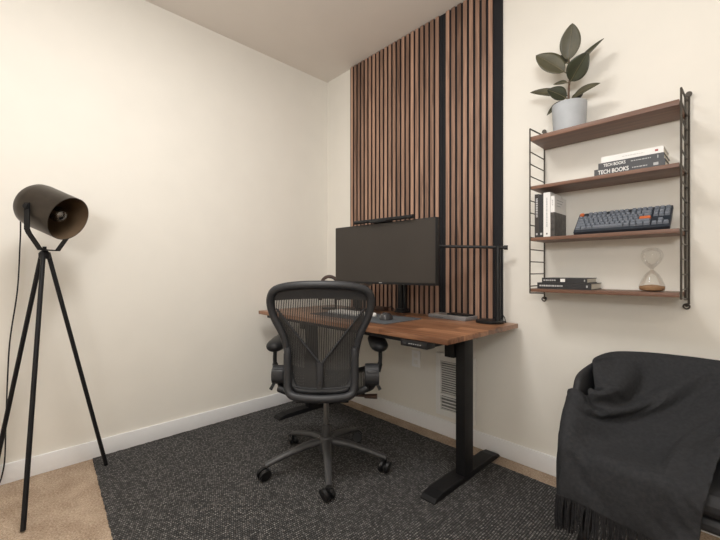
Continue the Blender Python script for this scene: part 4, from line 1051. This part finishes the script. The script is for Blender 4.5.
2430,-292,595 2427,-302,588 2423,-312,581 2418,-322,575 2412,-332,569 2405,-342,563 2398,-352,557 2391,-362,550 2383,-372,544 2376,-382,538
2368,-391,532 2361,-401,526 2353,-411,520 2347,-421,514 2341,-432,509 2335,-443,504 2331,-454,499 2328,-465,493 2325,-476,488 2323,-488,484
2320,-499,480 2317,-511,476 2315,-523,472 2312,-535,469 2310,-547,466 2307,-559,464 2304,-572,463 2302,-584,462 2299,-596,462 2297,-609,463
2294,-621,463 2292,-634,464 2289,-646,464 2286,-658,464 2284,-670,461 2281,-683,459 2279,-693,452 2277,-699,441 2275,-703,429 2274,-705,416
2272,-707,404 2271,-709,392 2270,-710,379 2268,-711,366 2267,-711,354 2266,-709,341 2265,-706,329 2264,-706,317 2262,-709,304 2261,-713,292
2471,-144,412 2470,-143,429 2470,-142,447 2470,-141,464 2470,-140,481 2470,-139,498 2470,-138,516 2470,-137,533 2470,-136,550 2470,-135,568
2470,-134,585 2470,-133,602 2470,-132,619 2470,-131,637 2470,-131,654 2470,-130,671 2470,-130,689 2470,-133,706 2470,-140,721 2470,-153,732
2470,-168,731 2470,-177,722 2470,-186,713 2469,-196,705 2469,-207,699 2469,-217,691 2467,-224,681 2465,-230,670 2463,-236,659 2461,-243,649
2458,-250,639 2456,-257,629 2454,-266,620 2452,-276,611 2450,-286,604 2447,-296,597 2444,-307,592 2440,-318,585 2435,-328,579 2429,-338,572
2423,-347,565 2416,-357,559 2408,-366,552 2401,-376,545 2393,-385,538 2385,-395,532 2378,-404,525 2371,-414,519 2364,-425,514 2358,-435,508
2353,-446,503 2348,-457,498 2345,-468,492 2342,-479,488 2340,-491,483 2337,-503,479 2335,-514,475 2332,-526,472 2329,-538,469 2327,-550,466
2324,-563,464 2321,-575,463 2319,-587,462 2316,-600,461 2314,-612,461 2311,-625,461 2308,-637,461 2306,-649,461 2303,-662,461 2301,-674,461
2298,-686,458 2296,-696,450 2294,-702,439 2292,-704,427 2291,-704,415 2290,-705,402 2288,-708,390 2287,-709,377 2286,-710,365 2284,-711,352
2283,-712,340 2282,-711,327 2281,-708,315 2280,-708,302 2278,-711,290 2489,-146,412 2489,-145,429 2489,-144,447 2489,-142,464 2489,-141,481
2489,-140,499 2489,-139,516 2489,-138,533 2489,-137,550 2488,-136,568 2488,-135,585 2488,-134,602 2488,-134,619 2488,-133,637 2488,-132,654
2488,-132,671 2488,-131,689 2488,-133,706 2488,-141,721 2488,-154,732 2488,-169,731 2488,-178,723 2488,-187,713 2488,-197,705 2487,-206,697
2486,-212,686 2484,-219,675 2482,-226,665 2480,-234,655 2479,-242,646 2477,-251,637 2474,-261,629 2472,-271,621 2469,-281,615 2466,-292,608
2463,-303,602 2460,-313,596 2457,-324,589 2452,-333,582 2446,-343,575 2440,-352,568 2433,-362,561 2426,-371,553 2418,-380,546 2410,-390,539
2403,-399,533 2395,-409,526 2388,-419,520 2381,-429,514 2375,-439,509 2370,-450,503 2365,-460,498 2362,-471,492 2359,-483,487 2357,-494,483
2354,-506,479 2352,-518,475 2349,-530,472 2346,-542,469 2344,-554,468 2341,-567,466 2338,-579,465 2336,-591,464 2333,-604,463 2330,-616,464
2328,-628,464 2325,-641,464 2323,-653,464 2320,-665,464 2318,-678,462 2315,-689,457 2313,-698,448 2311,-704,438 2309,-706,425 2308,-706,413
2307,-705,400 2306,-706,388 2304,-707,375 2303,-708,363 2302,-708,350 2300,-709,338 2299,-713,325 2298,-712,313 2297,-709,301 2296,-710,288
2507,-148,412 2507,-147,430 2507,-146,447 2507,-145,464 2507,-143,481 2507,-142,499 2507,-141,516 2507,-140,533 2507,-139,550 2507,-137,568
2507,-136,585 2507,-135,602 2507,-134,620 2507,-134,637 2507,-133,654 2507,-133,671 2507,-133,689 2507,-135,706 2507,-142,721 2507,-155,732
2507,-171,731 2507,-180,722 2507,-188,713 2506,-197,703 2505,-204,693 2504,-211,683 2502,-219,673 2500,-228,664 2498,-237,655 2496,-247,647
2494,-257,640 2491,-267,633 2488,-277,626 2485,-288,620 2482,-299,614 2480,-310,607 2477,-320,601 2473,-330,594 2468,-340,587 2463,-349,579
2457,-358,572 2450,-367,564 2443,-376,557 2435,-386,549 2427,-395,542 2419,-404,535 2412,-414,529 2405,-423,522 2398,-433,516 2392,-443,509
2387,-454,504 2382,-464,498 2379,-475,492 2376,-486,487 2374,-498,482 2371,-510,478 2369,-521,474 2366,-533,471 2363,-545,469 2361,-558,467
2358,-570,466 2355,-583,467 2352,-595,467 2350,-607,467 2347,-620,467 2345,-632,467 2342,-644,467 2339,-657,467 2337,-669,465 2334,-679,458
2332,-691,453 2330,-702,448 2328,-703,436 2327,-705,423 2325,-707,411 2324,-709,398 2322,-712,386 2321,-713,374 2319,-713,361 2319,-711,349
2318,-710,336 2317,-710,324 2315,-713,312 2314,-712,299 2313,-710,286 2525,-152,412 2525,-150,430 2525,-149,447 2525,-148,464 2525,-146,481
2525,-145,499 2525,-144,516 2525,-142,533 2525,-141,550 2525,-140,568 2525,-139,585 2525,-138,602 2525,-137,620 2525,-136,637 2525,-136,654
2525,-135,671 2525,-135,689 2525,-137,706 2525,-145,722 2525,-158,732 2525,-173,731 2525,-182,722 2525,-191,712 2524,-199,702 2523,-207,693
2522,-215,684 2520,-224,675 2518,-233,666 2515,-243,658 2512,-253,651 2510,-264,645 2507,-274,638 2504,-285,632 2501,-296,625 2498,-306,619
2496,-317,612 2493,-327,605 2490,-336,597 2485,-345,589 2480,-354,581 2474,-363,573 2467,-372,565 2460,-381,557 2452,-390,549 2445,-399,542
2437,-408,534 2429,-417,527 2422,-427,521 2415,-436,514 2409,-446,507 2404,-456,501 2399,-467,495 2396,-478,489 2393,-490,485 2391,-501,481
2388,-513,477 2386,-525,474 2383,-537,471 2380,-549,468 2378,-562,466 2375,-574,464 2372,-586,463 2369,-598,462 2366,-611,462 2363,-623,462
2360,-635,461 2358,-648,461 2356,-660,461 2353,-673,461 2350,-685,462 2349,-696,457 2347,-700,445 2345,-704,433 2343,-710,422 2342,-712,410
2340,-714,397 2339,-715,385 2338,-716,372 2336,-717,360 2335,-717,347 2334,-715,335 2334,-712,323 2333,-710,310 2332,-711,298 2331,-710,285
2543,-156,413 2543,-154,430 2543,-153,447 2543,-151,464 2543,-150,482 2543,-149,499 2543,-147,516 2543,-146,533 2543,-145,551 2543,-144,568
2543,-143,585 2543,-142,602 2543,-142,620 2543,-141,637 2543,-140,654 2543,-140,672 2543,-139,689 2544,-140,706 2543,-148,722 2543,-161,732
2543,-177,731 2544,-186,722 2543,-194,713 2542,-203,703 2541,-212,694 2539,-221,686 2536,-231,678 2534,-241,670 2531,-251,664 2528,-262,657
2525,-272,651 2522,-283,644 2519,-293,638 2516,-304,631 2514,-314,624 2512,-324,616 2510,-333,608 2507,-342,600 2503,-351,592 2497,-360,583
2491,-369,575 2484,-377,567 2477,-386,558 2470,-395,550 2462,-403,542 2454,-412,534 2446,-421,527 2439,-430,520 2432,-440,513 2426,-450,507
2420,-460,501 2416,-471,496 2412,-483,492 2410,-495,488 2407,-506,485 2404,-518,481 2402,-530,478 2399,-542,475 2396,-554,473 2394,-566,470
2391,-579,467 2389,-591,464 2386,-603,462 2383,-615,461 2380,-627,461 2377,-639,464 2374,-651,466 2372,-664,467 2369,-676,467 2367,-685,459
2365,-695,451 2363,-705,444 2362,-709,432 2361,-710,420 2359,-711,407 2357,-712,395 2356,-711,383 2355,-714,370 2354,-716,358 2353,-718,346
2351,-718,333 2350,-716,321 2350,-712,309 2349,-710,297 2348,-710,284 2562,-161,413 2562,-159,430 2562,-158,447 2562,-156,464 2562,-155,482
2562,-153,499 2562,-152,516 2562,-150,533 2562,-149,551 2562,-148,568 2562,-146,585 2562,-145,602 2562,-144,620 2562,-144,637 2562,-143,654
2562,-143,672 2562,-143,689 2562,-144,706 2562,-152,722 2562,-165,732 2562,-181,731 2562,-191,722 2561,-200,713 2560,-209,705 2558,-219,697
2556,-229,689 2553,-239,682 2550,-249,676 2546,-260,669 2543,-270,663 2540,-281,656 2538,-291,649 2535,-301,642 2533,-311,635 2531,-322,628
2528,-332,621 2526,-342,613 2522,-351,606 2517,-360,598 2511,-370,591 2504,-378,583 2497,-387,576 2488,-396,569 2480,-404,562 2471,-412,554
2463,-421,547 2454,-429,540 2446,-438,534 2439,-448,527 2433,-457,521 2427,-467,516 2422,-478,511 2418,-490,507 2416,-501,503 2413,-513,500
2411,-525,496 2409,-537,493 2407,-548,490 2404,-560,487 2402,-573,484 2400,-585,481 2398,-596,478 2399,-608,473 2398,-620,468 2397,-632,465
2394,-644,463 2390,-656,461 2387,-668,460 2386,-680,465 2384,-691,461 2381,-702,454 2380,-701,441 2378,-704,429 2377,-705,417 2375,-706,405
2374,-707,392 2372,-707,380 2371,-708,368 2369,-709,355 2368,-711,343 2369,-717,332 2368,-718,319 2367,-716,307 2366,-711,295 2366,-710,283
2580,-167,413 2580,-165,430 2580,-164,447 2580,-162,465 2580,-160,482 2580,-159,499 2580,-157,516 2580,-156,534 2580,-154,551 2580,-153,568
2580,-152,585 2580,-151,603 2580,-150,620 2580,-149,637 2580,-148,654 2580,-148,672 2580,-148,689 2580,-150,706 2580,-157,722 2580,-171,731
2580,-187,730 2580,-196,722 2579,-207,715 2577,-217,706 2575,-227,699 2573,-237,692 2570,-247,685 2567,-257,678 2564,-267,671 2562,-277,663
2559,-286,655 2556,-296,647 2554,-305,639 2551,-314,631 2549,-324,622 2546,-333,614 2542,-341,605 2537,-349,596 2532,-358,588 2526,-366,580
2519,-375,573 2512,-384,566 2504,-393,559 2496,-403,553 2487,-412,547 2479,-422,540 2471,-431,534 2463,-441,528 2456,-451,523 2449,-461,518
2444,-472,513 2439,-482,508 2435,-494,504 2432,-506,506 2429,-518,505 2426,-530,504 2423,-542,501 2421,-554,499 2418,-566,496 2416,-578,494
2413,-590,490 2412,-602,487 2410,-614,485 2408,-626,482 2406,-638,478 2405,-650,475 2403,-662,471 2402,-673,468 2402,-681,457 2400,-693,454
2397,-705,452 2395,-709,440 2394,-711,428 2393,-713,416 2391,-714,403 2390,-714,391 2388,-714,378 2387,-714,366 2387,-709,354 2385,-708,342
2385,-710,330 2385,-716,318 2384,-717,306 2383,-714,294 2383,-711,282 2598,-174,413 2598,-172,430 2598,-171,448 2598,-169,465 2599,-167,482
2599,-166,499 2599,-164,516 2599,-163,534 2599,-161,551 2599,-160,568 2599,-159,585 2599,-157,603 2599,-156,620 2599,-155,637 2599,-155,655
2599,-155,672 2599,-155,689 2599,-157,706 2599,-164,722 2598,-178,731 2598,-194,730 2598,-204,722 2597,-214,714 2596,-224,706 2593,-234,698
2591,-243,690 2588,-252,682 2586,-261,673 2583,-269,664 2580,-278,656 2577,-287,647 2574,-296,638 2571,-304,630 2568,-313,621 2565,-322,613
2562,-331,604 2559,-341,596 2554,-350,588 2549,-359,581 2543,-368,573 2536,-377,567 2529,-387,561 2521,-397,555 2513,-407,549 2505,-417,543
2496,-426,538 2488,-436,532 2480,-446,527 2473,-456,521 2466,-466,516 2460,-477,512 2456,-488,508 2452,-500,504 2449,-511,502 2445,-523,506
2442,-535,502 2440,-546,497 2437,-557,494 2435,-570,493 2431,-579,486 2429,-591,483 2427,-603,478 2425,-615,475 2425,-628,478 2423,-639,474
2420,-650,467 2419,-662,464 2418,-674,461 2418,-686,463 2416,-698,458 2415,-706,449 2413,-710,437 2411,-707,425 2409,-707,413 2408,-708,401
2406,-710,388 2405,-711,376 2405,-714,364 2403,-714,352 2403,-708,341 2402,-708,328 2401,-710,316 2401,-716,305 2400,-717,293 2400,-713,281
2617,-182,413 2617,-180,431 2617,-179,448 2617,-177,465 2617,-175,482 2617,-174,499 2617,-172,517 2617,-171,534 2617,-170,551 2617,-168,568
2617,-167,586 2617,-166,603 2617,-164,620 2617,-163,637 2617,-163,655 2617,-162,672 2617,-163,689 2618,-165,707 2617,-172,722 2617,-187,730
2617,-203,729 2617,-213,722 2616,-222,713 2614,-231,705 2612,-240,696 2610,-249,687 2607,-257,678 2605,-266,669 2602,-275,661 2599,-285,653
2596,-294,645 2592,-304,638 2589,-313,630 2585,-323,623 2581,-333,617 2577,-343,610 2573,-353,604 2568,-362,597 2562,-371,589 2556,-380,582
2549,-389,574 2542,-399,568 2535,-408,561 2527,-418,554 2519,-427,548 2511,-437,541 2503,-447,536 2495,-456,531 2487,-466,527 2479,-477,523
2472,-487,521 2466,-498,519 2462,-509,517 2465,-518,507 2462,-529,501 2459,-540,497 2456,-552,494 2454,-563,490 2451,-574,486 2448,-586,490
2444,-599,489 2442,-611,485 2442,-618,475 2441,-629,470 2439,-641,466 2437,-653,464 2436,-665,461 2435,-677,463 2434,-690,462 2431,-695,451
2430,-702,441 2430,-711,433 2427,-713,422 2426,-708,410 2425,-707,398 2423,-707,386 2422,-706,374 2420,-708,361 2420,-714,351 2419,-715,339
2419,-709,328 2419,-710,316 2418,-711,303 2418,-717,293 2418,-716,281 2636,-191,413 2636,-190,431 2636,-188,448 2636,-187,465 2636,-185,482
2636,-184,500 2636,-182,517 2636,-181,534 2636,-180,551 2636,-178,569 2636,-177,586 2636,-176,603 2636,-175,620 2636,-174,638 2636,-173,655
2636,-173,672 2636,-173,690 2637,-175,707 2636,-183,722 2635,-198,730 2635,-213,729 2634,-224,722 2634,-233,713 2632,-243,706 2629,-253,698
2626,-262,691 2622,-271,683 2618,-281,677 2613,-290,670 2608,-300,663 2603,-309,657 2598,-319,651 2593,-328,645 2588,-338,639 2582,-347,633
2577,-357,627 2572,-366,621 2567,-375,614 2562,-383,606 2557,-392,598 2552,-401,590 2546,-410,583 2539,-420,576 2533,-429,568 2526,-439,561
2519,-448,554 2512,-458,547 2506,-468,540 2499,-478,534 2493,-488,528 2487,-498,523 2482,-508,519 2475,-519,523 2472,-531,519 2475,-539,508
2471,-550,506 2467,-562,505 2464,-574,501 2467,-581,490 2464,-592,485 2462,-604,486 2458,-617,486 2456,-628,481 2458,-635,470 2456,-646,465
2454,-658,469 2452,-671,468 2451,-679,458 2449,-689,453 2447,-702,450 2446,-701,437 2444,-704,426 2444,-714,419 2442,-715,407 2441,-714,394
2439,-713,382 2439,-707,371 2437,-705,359 2436,-708,347 2436,-717,339 2434,-719,327 2435,-715,316 2433,-721,305 2435,-718,293 2435,-720,281
2656,-202,414 2656,-200,431 2656,-199,448 2656,-198,465 2656,-197,483 2656,-195,500 2656,-194,517 2656,-193,534 2656,-191,552 2655,-190,569
2655,-189,586 2655,-188,603 2655,-187,621 2655,-186,638 2655,-185,655 2655,-185,673 2655,-185,690 2656,-187,707 2654,-196,721 2653,-211,729
2653,-227,728 2652,-238,722 2649,-249,717 2646,-259,712 2641,-270,706 2636,-279,701 2630,-289,695 2624,-298,689 2619,-307,684 2613,-316,678
2608,-325,672 2602,-335,666 2596,-344,660 2591,-353,654 2586,-362,649 2580,-372,643 2575,-381,637 2569,-389,630 2562,-397,623 2556,-405,616
2549,-413,608 2543,-421,600 2537,-431,592 2532,-441,585 2526,-451,577 2520,-461,570 2514,-470,562 2508,-481,555 2503,-491,548 2498,-501,542
2494,-511,536 2495,-519,525 2491,-530,520 2487,-542,523 2484,-553,518 2485,-560,507 2483,-570,502 2480,-583,504 2478,-594,499 2480,-600,487
2478,-610,482 2475,-623,484 2473,-636,482 2471,-646,477 2472,-653,466 2470,-664,462 2469,-677,468 2468,-688,462 2465,-697,454 2464,-707,447
2462,-710,435 2461,-704,423 2459,-705,412 2459,-714,403 2458,-715,390 2456,-715,378 2454,-715,367 2455,-707,357 2454,-707,345 2452,-711,334
2451,-722,328 2448,-727,318 2448,-729,306 2448,-730,294 2451,-725,283 2678,-214,414 2677,-213,431 2677,-212,448 2677,-211,466 2677,-210,483
2676,-209,500 2676,-208,517 2676,-207,535 2676,-206,552 2676,-205,569 2676,-203,586 2676,-202,604 2675,-201,621 2675,-200,638 2675,-200,656
2675,-200,673 2676,-200,690 2676,-202,708 2670,-215,718 2672,-228,728 2672,-244,727 2670,-255,722 2667,-266,718 2663,-277,713 2658,-287,708
2653,-297,703 2647,-306,697 2642,-315,691 2637,-324,685 2631,-333,678 2626,-342,673 2621,-350,666 2615,-359,661 2610,-368,655 2604,-378,649
2599,-387,643 2593,-395,637 2587,-404,631 2581,-411,624 2574,-420,618 2567,-428,611 2559,-436,604 2554,-445,596 2548,-455,588 2542,-464,580
2536,-474,572 2531,-483,564 2525,-493,557 2520,-503,550 2515,-513,544 2509,-524,540 2505,-534,535 2508,-540,522 2504,-551,517 2501,-564,519
2498,-575,514 2500,-580,501 2497,-590,496 2495,-603,499 2492,-614,494 2495,-618,482 2491,-629,476 2488,-640,473 2488,-653,477 2486,-664,473
2487,-669,460 2485,-680,458 2485,-693,459 2482,-696,446 2479,-701,436 2479,-713,430 2476,-714,419 2477,-705,410 2474,-704,399 2473,-706,386
2472,-707,374 2472,-715,365 2470,-716,354 2471,-710,343 2469,-712,331 2467,-717,321 2466,-729,317 2464,-735,307 2463,-738,295 2463,-738,284
2701,-231,413 2700,-231,431 2700,-230,448 2699,-229,465 2699,-228,482 2698,-228,500 2698,-227,517 2697,-226,534 2697,-225,552 2697,-224,569
2697,-223,586 2696,-222,604 2696,-221,621 2696,-220,638 2695,-220,655 2696,-220,673 2696,-220,690 2695,-223,707 2693,-233,720 2690,-250,726
2690,-265,725 2688,-275,719 2686,-286,714 2683,-295,708 2679,-305,702 2674,-314,697 2669,-323,691 2664,-332,685 2659,-340,679 2653,-349,673
2648,-357,667 2643,-366,661 2637,-374,654 2632,-383,648 2627,-391,642 2622,-400,635 2616,-408,629 2610,-416,622 2603,-424,616 2596,-432,610
2588,-441,604 2580,-449,597 2573,-458,590 2567,-468,583 2560,-478,576 2554,-488,569 2548,-498,562 2542,-508,556 2536,-517,549 2531,-527,543
2527,-537,537 2523,-547,532 2520,-557,527 2520,-565,516 2518,-574,510 2515,-586,511 2512,-596,507 2514,-602,495 2511,-611,489 2509,-623,492
2508,-633,487 2509,-639,476 2506,-648,470 2503,-657,464 2505,-669,468 2502,-680,466 2503,-686,456 2501,-695,450 2498,-704,443 2497,-702,430
2493,-704,420 2494,-715,414 2491,-715,403 2491,-708,393 2491,-707,382 2490,-706,371 2488,-706,360 2488,-716,352 2486,-720,342 2486,-719,330
2485,-719,319 2480,-720,309 2482,-731,304 2477,-726,294 2479,-732,284
'''
TN, TV = 30, 84
tv = [Vector([int(k) / 1000 for k in q.split(',')]) for q in THROW.split()]
m = MB(); bv = [m.bm.verts.new(p) for p in tv]
for i in range(TN):
    for j in range(TV):
        a = i * (TV + 1) + j; b = a + TV + 1
        m.bm.faces.new((bv[a], bv[b], bv[b + 1], bv[a + 1]))
bmesh.ops.smooth_vert(m.bm, verts=m.bm.verts, factor=.35, use_axis_x=True, use_axis_y=True, use_axis_z=True)
thr = m.build('throw_blanket', M['throw'], None, solid=.005, offset=0, sub=1)
tag(thr, 'charcoal wool throw with a fringed hem draped over the armchair', 'blanket')
hem = [tv[i * (TV + 1) + TV] for i in range(TN + 1)]; up_ = [tv[i * (TV + 1) + TV - 2] for i in range(TN + 1)]
rf = random.Random(3); m = MB()
for k in range(104):
    u = (k + .5) / 104 * TN; i = min(TN - 1, int(u)); f = u - i
    p = hem[i].lerp(hem[i + 1], f); q = up_[i].lerp(up_[i + 1], f); d = (p - q).normalized()
    d = (d * .35 + Vector((rf.uniform(-.04, .04), rf.uniform(-.05, .02), -1))).normalized()
    ln = rf.uniform(.088, .102); w = Vector((rf.uniform(-.006, .006), rf.uniform(-.004, .004), 0))
    m.tube([p - d * .006, p + d * ln * .5 + w, p + d * ln], [.0026, .0028, .0019], 6)
m.build('fringe', M['fringe'], thr)

# ------------------------------------------------------------------ light
def area(name, loc, target, sx, sy, power, col, spread_=PI):
    ld = bpy.data.lights.new(name, 'AREA'); ld.shape = 'RECTANGLE'; ld.size = sx; ld.size_y = sy; ld.energy = power; ld.color = col
    ld.spread = spread_
    o = bpy.data.objects.new(name, ld); C.objects.link(o); o.location = loc
    o.rotation_euler = (Vector(target) - Vector(loc)).to_track_quat('-Z', 'Y').to_euler()
    return o
area('ceiling_light', (1.5, -1.72, 2.68), (1.5, -1.72, 0), .6, .6, 31, (1, .98, .95))
area('rear_fill_light', (2.7, -4.25, 1.5), (1.2, -.4, 1.1), 3.0, 2.0, 14, (.98, .99, 1))  # added broad fill from behind the camera; the front wall has no window
area('ceiling_bounce_fill', (3.1, -3.1, 1.75), (2.7, -2.7, 2.735), .8, .8, 67, (.985, .99, .995))  # added uplight, bounced off the ceiling to even out the room
w = bpy.data.worlds.new('world'); bpy.context.scene.world = w; w.use_nodes = True
w.node_tree.nodes['Background'].inputs[0].default_value = (.9, .9, 1, 1); w.node_tree.nodes['Background'].inputs[1].default_value = .3

# ------------------------------------------------------------------ camera
cd = bpy.data.cameras.new('camera'); cam = bpy.data.objects.new('camera', cd); C.objects.link(cam)
cd.sensor_width = 36; cd.lens = 18.5; cd.shift_y = 1.5 / 720; cd.clip_start = .02
cam.location = (2.5696, -2.0623, 1.06); cam.rotation_euler = (PI / 2, 0, R(46.2))
sc = bpy.context.scene; sc.camera = cam
sc.view_settings.view_transform = 'Standard'; sc.view_settings.look = 'None'; sc.view_settings.exposure = 0
